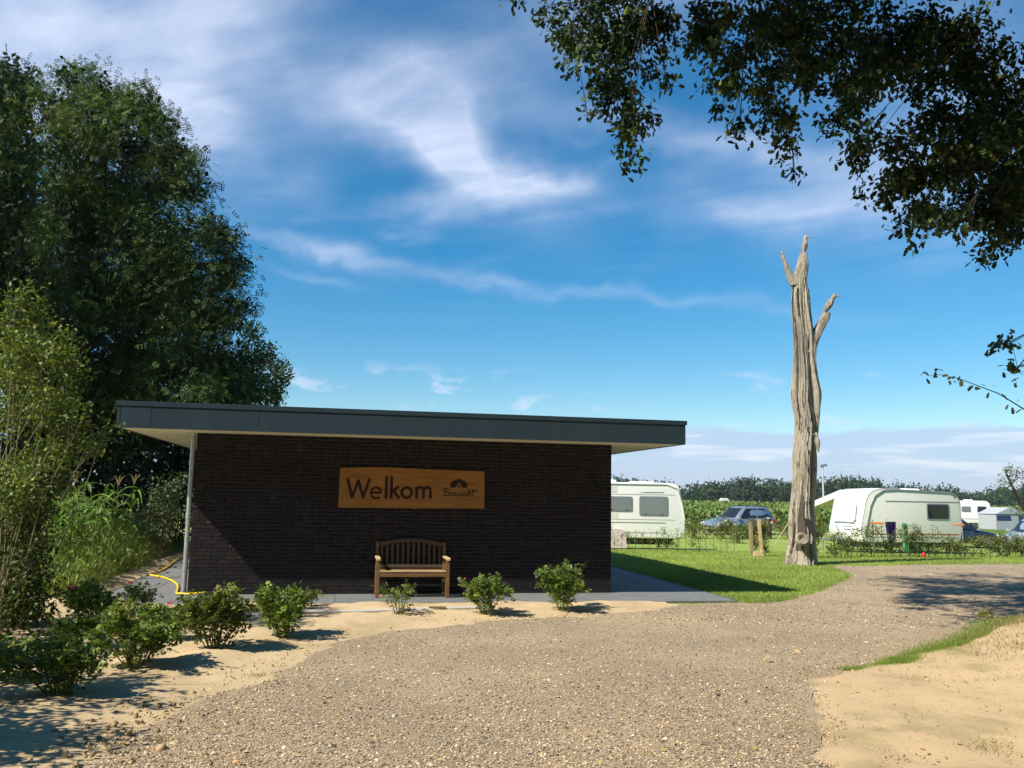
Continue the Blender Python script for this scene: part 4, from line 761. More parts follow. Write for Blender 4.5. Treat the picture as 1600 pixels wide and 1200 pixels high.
rose((-5.0, 10.6), .56, .74, 'rose bush with a bright pink flower near the paving at the left', 1.15, [(-.16, .52, .035, PINK)], nst=13)
rose((-5.0, 11.9), .42, .42, 'dark little rose with a red flower at the left corner of the paving', .8, [(-.06, .44, .035, RED)], pal=[(.05, .085, .03, 1), (.035, .06, .02, 1)])
rose((-2.93, 12.98), .26, .26, 'tiny rose at the paving edge behind the row', .8, nst=6)
rose((-5.95, 10.4), .62, .55, 'rose with an orange fading bloom at the left border', .9, [(-.02, .62, .03, (.6, .2, .03))])
rose((-4.35, 7.65), .46, .46, 'small rose cut by the left border in the foreground', .8)
rose((-3.9, 10.9), .34, .5, 'low thin rose behind the thick dark green one', .7)
rose((-3.75, 9.9), .40, .42, 'yellowish young rose squeezed between two bigger bushes', .8, pal=[(.2, .28, .05, 2), (.12, .2, .03, 2)])
rose((-4.55, 9.3), .40, .6, 'shaded low rose behind the wide bush with the pink flower', .9)

# ------------------------------------------------------------------ hose, conduit, wood scrap, leaf
hs_ = MB().tube([(-7.00, 17.19, .02), (-6.72, 16.95, .02), (-6.44, 16.60, .02), (-6.12, 16.1, .02), (-5.86, 15.60, .02), (-5.62, 15.0, .02), (-5.45, 14.5, .02), (-5.37, 14.28, .025), (-5.30, 14.18, .03), (-5.16, 14.14, .03), (-5.0, 14.17, .04), (-4.88, 14.20, .05)], .017, 8).build('yellow_hose', M_hose, None, True)
tag(hs_, 'yellow garden hose bent across the grey paving at the left wall corner', 'hose')
h2 = MB().tube([(-7.05, 17.4, .0), (-7.2, 18.3, .02), (-7.45, 19.3, .025), (-7.75, 20.3, .02), (-8.1, 21.6, .02), (-8.4, 22.8, .02)], .022, 8).build('hose_run', M_hose, None, True)
tag(h2, 'far stretch of hose lying on the sand strip beside the paving', 'hose')
tap = MB().tube([(-4.88, 14.20, .05), (-4.72, 14.24, .05)], .022, 8).tube([(-4.72, 14.24, .05), (-4.66, 14.25, .04)], .014, 8).build('hose_nozzle', M_black, None, True); tag(tap, 'black hose nozzle lying at the foot of the wall', 'nozzle')
cd = MB().tube([(-3.9, 11.2, .05), (-3.46, 11.62, .05), (-2.76, 12.16, .055), (-2.07, 12.32, .05), (-1.39, 12.55, .055), (-.55, 12.91, .05), (-.2, 12.98, .045)], .021, 8).build('conduit_pipe', M_conduit, None, True); tag(cd, 'thin grey conduit pipe lying along the sand behind the roses', 'pipe')
ws = MB().box((0, 0, .03), (.24, .05, .025), jit=.006).build('wood_scrap', M_wood, None, bevel=.003); ws.location = (-1.02, 12.7, .05); ws.rotation_euler = (0.1, 0, .25); tag(ws, 'short brown piece of wood on the conduit in front of the bench', 'wood scrap')
V, T, t2 = instances(OAK_LEAF[0] * np.array([1, 1, 2.2]), OAK_LEAF[1], frames(np.array([[.8, .4, .35]]), np.array([[0, -.4, 1.]])), np.array([[-.05, 0, .02]]), np.array([[.11]]), np.array([[.55, .42, .25]]))
dl = link('dry_leaf', np_mesh('dry_leaf', V, T, t2), M_leaf); dl.location = (2.74, 9.34, 0); tag(dl, 'single curled pale dry leaf on the open gravel', 'leaf')
# ------------------------------------------------------------------ oak whose branches hang in from the top right
PAL_OAK = [(.024, .046, .014, 5), (.036, .062, .018, 3), (.07, .10, .026, 1.2), (.14, .17, .045, .45), (.18, .14, .05, .07)]
oak = empty('oak_tree', (9.0, 10.2, .5)); tag(oak, 'oak with lobed leaves hanging into the top right corner', 'tree')
EXT = []
while len(EXT) < 170:
    x = random.uniform(-1, 15); y = random.uniform(6.5, 16.5); z = random.uniform(6.4, 14)
    if ((x - 6.5) / 8.2) ** 2 + ((y - 11.5) / 6) ** 2 + ((z - 9.5) / 5) ** 2 < 1 and z > 1.7 + y * .61 + 1.35 and (x + .82 * z) / (y + .57 * z) > .455 and y + .57 * z < 22: EXT.append((x, y, z, .95, .75))
EXT += [(random.uniform(9.4, 14), random.uniform(8, 14), random.uniform(4.4, 9), .9, .7) for k in range(22)]
limbs('trunk', None, [c for c in EXT if c[0] > 10], M_oakbark, oak, .40, [(9.0, 10.2, .2), (8.9, 10.3, 2.4), (8.8, 10.5, 4.6), (8.6, 10.7, 7), (8.4, 10.9, 9.2), (8.4, 11, 11.5)], kmax=14)
mb = MB(); o_ = Vector(oak.location)
HUB = [(5.2, 11.5, 9.3), (3.4, 11.5, 9.0), (1.9, 11.6, 8.9), (.9, 11.6, 8.9), (6.4, 11.2, 8.2), (7.4, 11, 7.0)]
mb.tube([Vector(p) - o_ for p in ((8.5, 10.8, 8.4), (7, 11.2, 9.1), (5.2, 11.5, 9.3), (3.4, 11.5, 9.0), (1.9, 11.6, 8.9), (.5, 11.6, 8.7))], [.10, .07, .05, .035, .02, .008], 7, False)
mb.tube([Vector(p) - o_ for p in ((8.6, 10.7, 7.2), (7.4, 11, 7.0), (6.4, 11.2, 6.6), (5.4, 11.2, 6.3))], [.06, .04, .025, .01], 7, False)
for (x, y, z, r, rz) in OAK:
    c = Vector((x, y, z)); hbs = [Vector(h) for h in HUB if h[2] > z - .4] if z > 4.6 else [Vector((8.4, 10.8, z + .5))]; s = min(hbs, key=lambda q: (q - c).length); md = s.lerp(c, .55) + Vector((random.uniform(-.15, .15), random.uniform(-.15, .15), .12 * (s - c).length))
    mb.tube([s - o_, s.lerp(md, .5) + Vector((0, 0, .06)) - o_, md - o_, c - o_], [.010, .008, .006, .003], 5, False)
    for k in range(3): e = c + Vector((random.uniform(-1, 1) * r, random.uniform(-.8, .8) * r, random.uniform(-1.1, .6) * rz)); mb.tube([md.lerp(c, .6) - o_, c.lerp(e, .4) - o_, e - o_], [.004, .003, .0015], 4, False)
mb.tube([Vector(p) - o_ for p in [(8.4, 11.0, 2.2)] + [(t[0], t[1], t[2]) for t in TWIG]], [.012, .009, .007, .005, .004, .002], 5, False)
mb.tube([Vector(p) - o_ for p in [(8.5, 10.8, 5.2), (7.6, 11.2, 4.6), OAK[-2][:3], OAK[-3][:3]]], [.02, .014, .008, .003], 5, False)
mb.build('hanging_branches', M_oakbark, oak, True)
foliage('foliage', OAK, OAK_LEAF, 34, .098, PAL_OAK, M_leafd, oak, per=6, spread=1.35, droop=.5, shell=.5, depth=1.1, flat=.12, split=300, sub=9)
foliage('outer_foliage', EXT, LEAF, 14, .21, PAL_OAK, M_leafd, oak, per=6, spread=1.5, droop=.4)
tw = [(*np.array(a[:3]) * (1 - t) + np.array(b[:3]) * t, .05, .05) for a, b in zip(TWIG[:-1], TWIG[1:]) for t in (.1, .5)] + [(*TWIG[-1][:3], .06, .05)]
foliage('twig_leaves', tw, OAK_LEAF, 2.2, .10, [(.20, .22, .07, 2), (.12, .13, .04, 1), (.3, .26, .1, 1)], M_leaf, oak, per=1, spread=.6, droop=.3)

# ------------------------------------------------------------------ dead carved trunk
M_dead = material('weathered_trunk', (.60, .53, .42), .9, .15, var=(1.1, (.38, .335, .275), .45, .60), var2=(6.5, (.12, .10, .085), .56, .64), stretch=(4.5, 4.5, .5), bump=(9, 1.0, .10))
M_oldbark = material('old_bark', (.115, .095, .078), .95, .1, var=(9, (.07, .058, .048), .4, .7), stretch=(2, 2, .6), bump=(20, 1.0, .04))
st = empty('carved_dead_trunk', (7.85, 23.7, 0)); tag(st, 'tall bare weathered tree trunk with carved birds on top, on the lawn', 'dead tree')
so = Vector(st.location)
def barkskin(rings, seg, name, flare=True, seed=1, amp=.12):
    # resample the centre line and wrap a fluted, cracked skin round it
    P = np.array([r[:3] for r in rings]); Rd = np.array([r[3] for r in rings]) * (.92 if flare else 1); s = np.linspace(0, len(P) - 1, max(14, len(P) * 6)); Pi = np.stack([np.interp(s, np.arange(len(P)), P[:, k]) for k in range(3)], 1); Ri = np.interp(s, np.arange(len(P)), Rd)
    if flare: Pi[:, 0] += .07 * (vnoise(Pi[:, 2], Pi[:, 2] * 0, .8, 21) - .5) * np.clip(Pi[:, 2], 0, 1) * 2; Ri = Ri * (.90 + .2 * vnoise(Pi[:, 2], Pi[:, 2] * 0, .5, 22))
    n = len(s); th = np.linspace(0, 2 * np.pi, seg, endpoint=False); TH, Z = np.meshgrid(th, Pi[:, 2]); tw = TH + .10 * Z
    per = lambda f, k, sc: vnoise(np.cos(tw) * f + 40 + k, np.sin(tw) * f + Z * sc + 40 + k * 3, 1.0, k)
    d = amp * 1.1 * (per(1.6, 1, .25) - .5) * 2 + amp * .9 * (per(4, 2, .30) - .5) * 2 + amp * .6 * (per(9, 3, .5) - .5) * 2 + amp * .35 * (per(18, 4, .8) - .5) * 2
    crack = np.clip((per(8, 5, .14) - .66) * 6, 0, 1); d = d - crack * amp * 2.0
    r = Ri[:, None] * (1 + d)
    if flare:
        for (a0, wa, z0_, zw, dp) in ((5.25, .36, 5.2, .9, .30), (5.6, .30, 2.6, 1.6, .22), (4.2, .22, 1.5, 1.2, .16), (4.9, .25, 7.0, .7, .25), (3.6, .2, 4.2, 1.3, .12)):
            da = np.angle(np.exp(1j * (TH - a0))); r = r * (1 - dp * np.exp(-(da / wa) ** 2) * np.exp(-((Z - z0_) / zw) ** 4))
        for (a0, wa, z0_, zw, up) in ((5.9, .35, 4.4, .45, .30), (4.9, .3, 3.3, .3, .12), (3.4, .35, 5.6, .5, .18), (4.6, .4, .75, .28, .16), (5.8, .3, 5.9, .35, .22)):
            da = np.angle(np.exp(1j * (TH - a0))); r = r * (1 + up * np.exp(-(da / wa) ** 2 - ((Z - z0_) / zw) ** 2))
    if flare: r = r * (1 + .14 * np.exp(-np.maximum(Z, 0) / .25) * (.5 + .5 * np.cos(tw * 5 + 1)))
    V = np.stack([Pi[:, 0:1] + r * np.cos(TH), Pi[:, 1:2] + r * np.sin(TH), np.repeat(Pi[:, 2:3], seg, 1)], 2).reshape(-1, 3) - np.array(so); F = [(i * seg + k, i * seg + (k + 1) % seg, (i + 1) * seg + (k + 1) % seg, (i + 1) * seg + k) for i in range(n - 1) for k in range(seg)]
    F.append(tuple(range((n - 1) * seg, n * seg))); F.append(tuple(range(seg))[::-1])
    if flare:      # remnants of bark still clinging to the wood
        Rb = r * 1.025 + .012; Vb = np.stack([Pi[:, 0:1] + Rb * np.cos(TH), Pi[:, 1:2] + Rb * np.sin(TH), np.repeat(Pi[:, 2:3], seg, 1)], 2).reshape(-1, 3) - np.array(so)
        mk = (per(3.2, 8, .55) * .7 + per(9, 9, 1.2) * .3 + .10 * np.cos(TH - 5.6)) > .64; mk &= (Z > .3) & (Z < 7.6); mk = mk.ravel(); Fb = [f for f in F[:-2] if all(mk[list(f)])]
        used = sorted({i for f in Fb for i in f}); mp = {u: k for k, u in enumerate(used)}
        if Fb: MB().add([tuple(Vb[u]) for u in used], [tuple(mp[i] for i in f) for f in Fb]).build('bark_remnants', M_oldbark, st, True)['kind'] = 'stuff'
    return MB().add([tuple(v) for v in V], F).build(name, M_dead, st, True)
STUMP.append((STUMP[-1][0] + .01, STUMP[-1][1], STUMP[-1][2] + .16, .07, 0))
STUMP[0] = (STUMP[0][0], STUMP[0][1], -.06, STUMP[0][3], 0)
barkskin(STUMP, 110, 'trunk', amp=.20); barkskin(BR1, 20, 'side_limb', False, 2, .08); barkskin(BR2, 20, 'side_limb', False, 3, .10)
def bird(name, at_, L, tilt, head_dir, beak=1.0, label=None):
    ax = Vector((math.sin(tilt) * head_dir, 0, math.cos(tilt))); rot = ax.to_track_quat('Z', 'Y').to_matrix(); mb = MB()
    prof = [(.02, -.62), (.07, -.52), (.13, -.30), (.20, -.08), (.235, .10), (.21, .28), (.15, .40), (.13, .46), (.15, .54), (.155, .62), (.12, .71), (.05, .76), (.01, .77)]
    mb.lathe([(r_ * L * .8, z * L) for r_, z in prof], Vector(at_) - so, 16, rot)
    hp = Vector(at_) - so + ax * .60 * L; bd = Vector((head_dir, -.25, .05)).normalized(); mb.tube([hp + bd * .10 * L, hp + bd * .26 * L, hp + bd * (.34 + .1 * beak) * L], [.05 * L, .035 * L, .004 * L], 8)
    o = mb.build(name, M_dead, st, True)
    if label: o['label'] = label
    return o
B = BIRDS
bird('carved_bird', (B[0][0], B[0][1] - .02, B[0][2] + .02), .46, .12, 1, 1.0, 'carved bird perched on the very top')
bird('carved_bird', (B[1][0], B[1][1], B[1][2] + .02), .55, .55, 1, .3, 'carved owl-like bird on the right limb')
bird('carved_bird', (B[2][0] - .02, B[2][1], B[2][2] - .02), .30, .25, -1, .8, 'small carved eared creature on the left limb')
cr = MB()
for sg in (-1, 1): cr.tube([Vector((B[2][0] - .02 + sg * .03, B[2][1], B[2][2] + .12)) - so, Vector((B[2][0] - .03 + sg * .06, B[2][1], B[2][2] + .24)) - so], [.02, .003], 6)
cr.build('carved_ears', M_dead, st)
yf = 23.7
bk = bird('carved_bird', (8.30, 23.34, 3.22), .40, .1, -1, .6, 'bird carved in relief halfway up')
MB().lathe([(.02, 0), (.12, .03), (.17, .10), (.18, .17), (.15, .22), (.10, .20), (.06, .14)], Vector((7.72, 23.20, .62)) - so, 16, Matrix.Rotation(R(70), 3, 'X')).build('carved_hollow', M_dead, st, True)
sb_ = MB().prism([(7.78, 1.22), (7.92, 1.20), (8.03, 1.05), (8.10, .86), (8.12, .68), (7.98, .78), (7.90, .92), (7.83, 1.05)], 23.03, 23.07).build('shadow_bird', material('shadow_dark', (.045, .043, .042), .9, .1), st, bevel=.01)  # bird-like carving, its shadow put in as a flat dark panel
sb_.location = -so
stick = MB().tube([(7.08, 23.35, .48), (7.25, 23.3, .78), (7.42, 23.25, 1.05)], .014, 6).tube([(7.42, 23.25, 1.05), (7.55, 23.3, 1.02)], .012, 6).build('pale_stick', M_teakpale); tag(stick, 'thin pale stick jutting out from the left foot of the carved trunk', 'stick')

# ------------------------------------------------------------------ unseen trees added behind the viewpoint to hold sky light off the wall
for k, (x, y, h, r) in enumerate(((14.0, 2.0, 17, 5.0), (11.0, -6.0, 20, 5.6), (4.5, -9.0, 20, 5.6), (-2.5, -10.0, 20, 5.6), (-9.5, -10.0, 17, 5.2), (-15.5, -4.5, 11.0, 4.4), (18.0, -4.0, 19, 5.5), (-18, -10, 16, 5.2), (1.0, -16.0, 21, 5.5))):
    ob = empty('blocker_tree', (x, y, 0)); tag(ob, ('first', 'second', 'third', 'fourth', 'fifth', 'sixth', 'seventh', 'eighth', 'ninth')[k] + ' leafy tree added unseen behind the viewpoint to cut sky light', 'tree', 'added trees behind the viewpoint')
    cl = []
    for q in range(46):
        u = rsph(1)[0] * random.random() ** .4; cl.append((x + u[0] * r, y + u[1] * r, h * .54 + u[2] * h * .46, 1.8, 1.6))
    limbs('trunk', None, cl, M_bark, ob, .28, [(x, y, -.05), (x + .1, y, h * .25), (x, y + .1, h * .5), (x + .1, y, h * .8)], kmax=16)
    foliage('crown', cl, DIAMOND, 16, .55, PAL_LOC, M_leafd, ob, per=6)
# ------------------------------------------------------------------ caravans
def rrect(w, h, r, n=5):
    P = []
    for cx, cz, a in ((w / 2 - r, h / 2 - r, 0), (-w / 2 + r, h / 2 - r, 90), (-w / 2 + r, -h / 2 + r, 180), (w / 2 - r, -h / 2 + r, 270)):
        P += [(cx + r * math.cos(R(a + 90 * i / n)), cz + r * math.sin(R(a + 90 * i / n))) for i in range(n + 1)]
    return P
def smooth_profile(pts, rad, n=6):
    out = []; N = len(pts)
    for i in range(N):
        p = Vector(pts[i]); a = Vector(pts[i - 1]); b = Vector(pts[(i + 1) % N]); r = min(rad[i], (a - p).length * .48, (b - p).length * .48)
        if r <= 0: out.append(tuple(p)); continue
        s = p + (a - p).normalized() * r; e = p + (b - p).normalized() * r
        for k in range(n + 1):
            t = k / n; q = s * (1 - t) ** 2 + p * 2 * t * (1 - t) + e * t * t; out.append((q.x, q.y))
    return out
def cwindow(par, cx, cz, w, h, y, glass=M_glassg, latch=True):
    f = MB().prism([(cx + a, cz + b) for a, b in rrect(w, h, .07)][::-1], y - .022, y + .01).build('window', M_frame, par, bevel=.008, seg=1)
    MB().prism([(cx + a, cz + b) for a, b in rrect(w - .10, h - .10, .05)][::-1], y - .027, y - .015).build('pane', glass, f)
    if latch:
        for sx_ in (-.28, .28): MB().box((cx + sx_ * w, y - .034, cz - h / 2 + .07), (.05, .014, .025)).build('latch', M_black, f)
    return f
def wheel(par, x, y, r=.30, w=.18, name='wheel'):
    rt = Matrix.Rotation(R(90), 3, 'X'); wl = MB().lathe([(r * .62, -w / 2), (r * .95, -w / 2), (r, -w * .3), (r, w * .3), (r * .95, w / 2), (r * .62, w / 2)], (x, y, r), 24, rt).build(name, M_rubber, par, True)
    MB().lathe([(r * .10, -w / 2 - .012), (r * .5, -w / 2 + .004), (r * .62, -w / 2 - .006), (r * .62, w / 2), (.02, w / 2)], (x, y, r), 24, Matrix.Rotation(R(90), 3, 'X') @ Matrix.Scale(-1, 3, Vector((0, 0, 1)))).build('rim', M_rim, wl, True)
    return wl
# caravan behind the young hedge, right of the building
cv = empty('caravan', (3.75, 33.3, gz(33.0)), R(1.5)); tag(cv, 'white caravan with two grey windows half hidden behind the brick building', 'caravan', 'parked caravans')
prof = smooth_profile([(-3.2, .42), (2.50, .42), (2.76, .62), (2.72, 1.3), (2.52, 2.38), (2.20, 2.46), (-2.9, 2.46), (-3.3, 1.6), (-3.3, .6)], [.05, .15, .25, .6, .35, .3, .4, .4, .1])
body = MB().prism(prof[::-1], -1.05, 1.05).build('body', M_white, cv, True, bevel=.04, seg=3)
cwindow(cv, .28, 1.66, .98, .56, -1.05); cwindow(cv, 1.56, 1.60, 1.08, .72, -1.05); cwindow(cv, -1.6, 1.62, 1.1, .7, -1.05)
for z_, t_, m_ in ((2.02, .012, M_trimg), (1.10, .012, M_trimg), (.985, .030, M_trimg), (.62, .02, M_trimg)): MB().box((-.35 if z_ > 1 else -.55, -1.053, z_), (5.4 if z_ > 1 else 5.1, .008, t_)).build('trim_strip', m_, cv)
MB().prism([(1.0, 2.08), (1.95, 2.09), (1.95, 2.115), (1.3, 2.11)][::-1], -1.058, -1.045).build('stripe', material('violet_stripe', (.12, .11, .17), .5, .3), cv)
MB().box((-.1, 0, 2.50), (.75, .7, .12)).box((-.1, 0, 2.575), (.55, .55, .05)).build('roof_hatch', M_white, cv, bevel=.03)
MB().box((1.25, -.2, 2.485), (.9, .6, .06)).build('roof_hatch', M_white, cv, bevel=.02)
MB().tube([(-2.9, -1.07, 2.40), (2.05, -1.07, 2.40), (2.45, -1.07, 2.25), (2.62, -1.07, 1.7), (2.72, -1.07, 1.1)], .018, 6).build('awning_rail', material('pale_rail', (.55, .55, .54), .4, .5), cv, True)
MB().box((2.76, -.86, .86), (.05, .16, .22)).build('tail_light', M_red, cv, bevel=.01); MB().box((2.76, .86, .86), (.05, .16, .22)).build('tail_light', M_red, cv, bevel=.01)
MB().box((.02, -1.054, 2.2), (.34, .008, .24)).build('vent_grille', M_cream, cv); MB().box((.02, -1.054, 1.25), (.4, .008, .3)).build('vent_grille', M_cream, cv)
MB().prism(smooth_profile([(-.25, .05), (.55, .05), (.52, .62), (.40, .74), (-.25, .74)], [.02, .05, .12, .12, .05])[::-1], -1.10, -1.06).build('wheel_cover', material('pale_pink_cover', (.62, .50, .50), .7, .2), cv)
MB().box((-.3, 0, .30), (5.3, 1.6, .24)).build('chassis', M_black, cv)
wheel(cv, .1, -.9); wheel(cv, .1, .9)
for sx_ in (-2.4, 2.1):
    for sy in (-.75, .75): MB().box((sx_, sy, .2), (.06, .06, .42)).box((sx_, sy, .015), (.2, .2, .03)).build('steady_leg', M_trimg, cv)

# caravan at the right, seen from its front corner
c2 = empty('caravan', (13.55, 33.6, gz(34.2)), R(12)); tag(c2, 'cream caravan with white curved front and dark side window right of the carved trunk', 'caravan', 'parked caravans')
prof = smooth_profile([(.10, .40), (4.35, .40), (4.42, .7), (4.42, 2.34), (.34, 2.46), (.02, 1.10), (-.06, .75)], [.05, .1, .1, .48, .60, .3, .2])
MB().prism(prof[::-1], 0, 2.1).build('body', M_cream, c2, True, bevel=.02, seg=2)
# white moulded front shell following the front of the profile
idx = [i for i, (x, z) in enumerate(prof) if x < 1.3]; fp = [prof[i] for i in idx]; fp.sort(key=lambda q: q[1] if q[0] < .6 else 10 + q[0])
V = []; F = []
for k, (x, z) in enumerate(fp):
    for j, (yy, off) in enumerate(((-.012, .0), (.0, .028), (1.05, .055), (2.1, .028), (2.112, 0))): V.append((x - off * (1 if z < 2.2 else .4), yy, z + (off * .6 if z > 2.0 else 0)))
for k in range(len(fp) - 1):
    for j in range(4): a = k * 5 + j; F.append((a, a + 1, a + 6, a + 5))
MB().add(V, F).build('front_shell', M_white, c2, 'all')
fw = link('front_window', bpy.data.meshes.new('front_window'), material('pale_blind_window', (.60, .58, .60), .15, .6), c2)
P4 = [(-.095, .28, 1.14), (-.095, 1.82, 1.14), (.088, 1.70, 1.95), (.088, .40, 1.95)]
bmw = bmesh.new(); vv = [bmw.verts.new(p) for p in P4] + [bmw.verts.new((p[0] + .02, p[1], p[2])) for p in P4]
for f in ((0, 1, 2, 3), (7, 6, 5, 4), (0, 4, 5, 1), (1, 5, 6, 2), (2, 6, 7, 3), (3, 7, 4, 0)): bmw.faces.new([vv[i] for i in f])
bmesh.ops.recalc_face_normals(bmw, faces=bmw.faces); bmesh.ops.bevel(bmw, geom=[e for e in bmw.edges if abs(e.verts[0].co.x - e.verts[1].co.x) < .03 and abs((e.verts[0].co - e.verts[1].co).length - .02) < .003], offset=.08, segments=4, affect='EDGES')
bmw.to_mesh(fw.data); bmw.free()
MB().tube([(-.10, .45, .98), (-.20, .50, .98), (-.20, .95, .98), (-.10, 1.0, .98)], .022, 6).build('grab_handle', M_trimg, c2)
MB().tube([(-.10, 1.45, .98), (-.20, 1.4, .98), (-.10, 1.2, .60)], .018, 6).build('grab_handle', M_trimg, c2)
cwindow(c2, 3.40, 1.60, 1.02, .64, 0, M_glassd, False)
MB().box((2.75, -.004, 1.98), (3.3, .010, .035)).build('trim_strip', M_trimg, c2); MB().box((2.35, -.004, .72), (3.9, .010, .035)).build('trim_strip', M_trimr, c2); MB().box((2.35, -.004, .60), (3.9, .010, .03)).build('trim_strip', M_trimg, c2)
MB().tube([(.14, -.02, .70), (.30, -.02, 1.3), (.42, -.02, 1.80), (.62, -.02, 2.18), (1.0, -.02, 2.40), (1.6, -.02, 2.435), (3.9, -.02, 2.36), (4.2, -.02, 2.28), (4.40, -.02, 2.05), (4.42, -.02, .8)], .022, 6).build('awning_rail', material('dull_rail', (.30, .31, .31), .4, .5), c2, True)
MB().box((1.75, .9, 2.45), (1.0, .5, .10)).build('roof_rack', M_trimg, c2, bevel=.03); MB().box((2.75, .9, 2.44), (.7, .6, .12)).build('roof_hatch', M_white, c2, bevel=.04)
MB().box((4.15, -.01, 2.22), (.05, .03, .10)).build('marker_lamp', M_trimg, c2); MB().box((4.43, .25, 1.0), (.04, .14, .3)).build('tail_light', M_red, c2, bevel=.01)
MB().tube([(.1, .6, .45), (-1.0, 1.0, .45)], .04, 6).tube([(.1, 1.5, .45), (-1.0, 1.1, .45)], .04, 6).tube([(-1.0, 1.05, .0), (-1.0, 1.05, .5)], .03, 6).build('drawbar', M_trimg, c2)
MB().box((2.2, 1.05, .30), (4.1, 1.7, .22)).build('chassis', M_black, c2)
wheel(c2, 2.5, .22); wheel(c2, 2.5, 1.9)
V = [(.55, 2.11, 2.42), (3.8, 2.11, 2.38), (3.8, 4.1, 1.82), (.2, 4.3, 1.72), (2.1, 3.1, 2.13)]
aw = MB().add([bq for bq in V] + [(a, b, c - .03) for a, b, c in V], [(0, 1, 4), (1, 2, 4), (2, 3, 4), (3, 0, 4), (6, 5, 9), (7, 6, 9), (8, 7, 9), (5, 8, 9), (0, 5, 6, 1), (1, 6, 7, 2), (2, 7, 8, 3), (3, 8, 5, 0)]).tube([(.25, 4.25, 1.72), (.25, 4.25, 0)], .02, 6).tube([(3.75, 4.05, 1.8), (3.75, 4.05, 0)], .02, 6).build('caravan_awning', M_canvas)
vl = MB().add([(.56, 2.13, 2.42), (.16, 4.32, 1.74), (.16, 4.32, 1.50), (.50, 2.13, 2.14), (.53, 2.13, 2.42), (.13, 4.32, 1.74), (.13, 4.32, 1.50), (.47, 2.13, 2.14)], [(0, 1, 2, 3), (7, 6, 5, 4), (0, 4, 5, 1), (1, 5, 6, 2), (2, 6, 7, 3), (3, 7, 4, 0)]).build('valance', M_canvas, aw)
aw.location = c2.location; aw.rotation_euler = c2.rotation_euler; tag(aw, 'white sun canopy stretching left from the cream caravan', 'awning')

# far caravans and tents
def small_caravan(x, y, rz, L, label, mat=M_white):
    o = empty('caravan', (x, y, gz(y)), rz); tag(o, label, 'caravan', 'parked caravans')
    pf = smooth_profile([(0, .4), (L, .4), (L + .08, .8), (L - .25, 2.35), (.3, 2.35), (-.05, .9)], [.05, .1, .2, .4, .4, .2]); MB().prism(pf[::-1], 0, 2.1).build('body', mat, o, True, bevel=.03)
    cwindow(o, L * .3, 1.6, .8, .5, 0, M_glassg, False); cwindow(o, L * .72, 1.6, .8, .55, 0, M_glassd, False); MB().box((L / 2, -.004, .75), (L * .9, .008, .04)).build('trim_strip', M_trimg, o); MB().box((L / 2, 1, 2.4), (.6, .6, .1)).build('roof_hatch', M_white, o, bevel=.03); wheel(o, L / 2, .2)
small_caravan(35.5, 74, R(8), 3.0, 'pale caravan roof showing behind the dark car', M_cream); small_caravan(39.4, 77, R(-4), 3.2, 'white far caravan with a tilted window between dark car and little tree')
ca = empty('party_canopy', (30.4, 66, -.45), R(6)); tag(ca, 'flat white canopy roof in the far campsite', 'canopy')
MB().prism([(-2.4, 2.15), (2.4, 2.15), (2.2, 2.38), (-2.2, 2.40)], -1.5, 1.5).build('roof', M_canvas, ca, bevel=.03); MB().box((0, 1.45, 1.1), (4.6, .04, 2.0)).build('back_sheet', M_greycan, ca)
for a in (-2.3, 2.3):
    for b in (-1.4, 1.4): MB().tube([(a, b, 0), (a, b, 2.16)], .025, 6).build('pole', M_trimg, ca)
tn = empty('tent', (41.5, 73.5, -.45), R(10)); tn.scale = (.8, .8, .85); tag(tn, 'grey tent with a dark blue window band near the right border', 'tent')
MB().prism([(-1.8, 1.5), (1.8, 1.5), (0.2, 2.15), (-.2, 2.15)], -1.4, 1.4).build('roof', M_greycan, tn, bevel=.02); MB().box((0, 0, .74), (3.4, 2.6, 1.48)).build('side_walls', M_greycan, tn); MB().box((.0, -1.312, 1.1), (3.2, .02, .45)).build('window_band', M_bluecan, tn); MB().box((.5, -1.33, .7), (.9, .02, 1.3)).build('door_flap', M_greycan, tn)

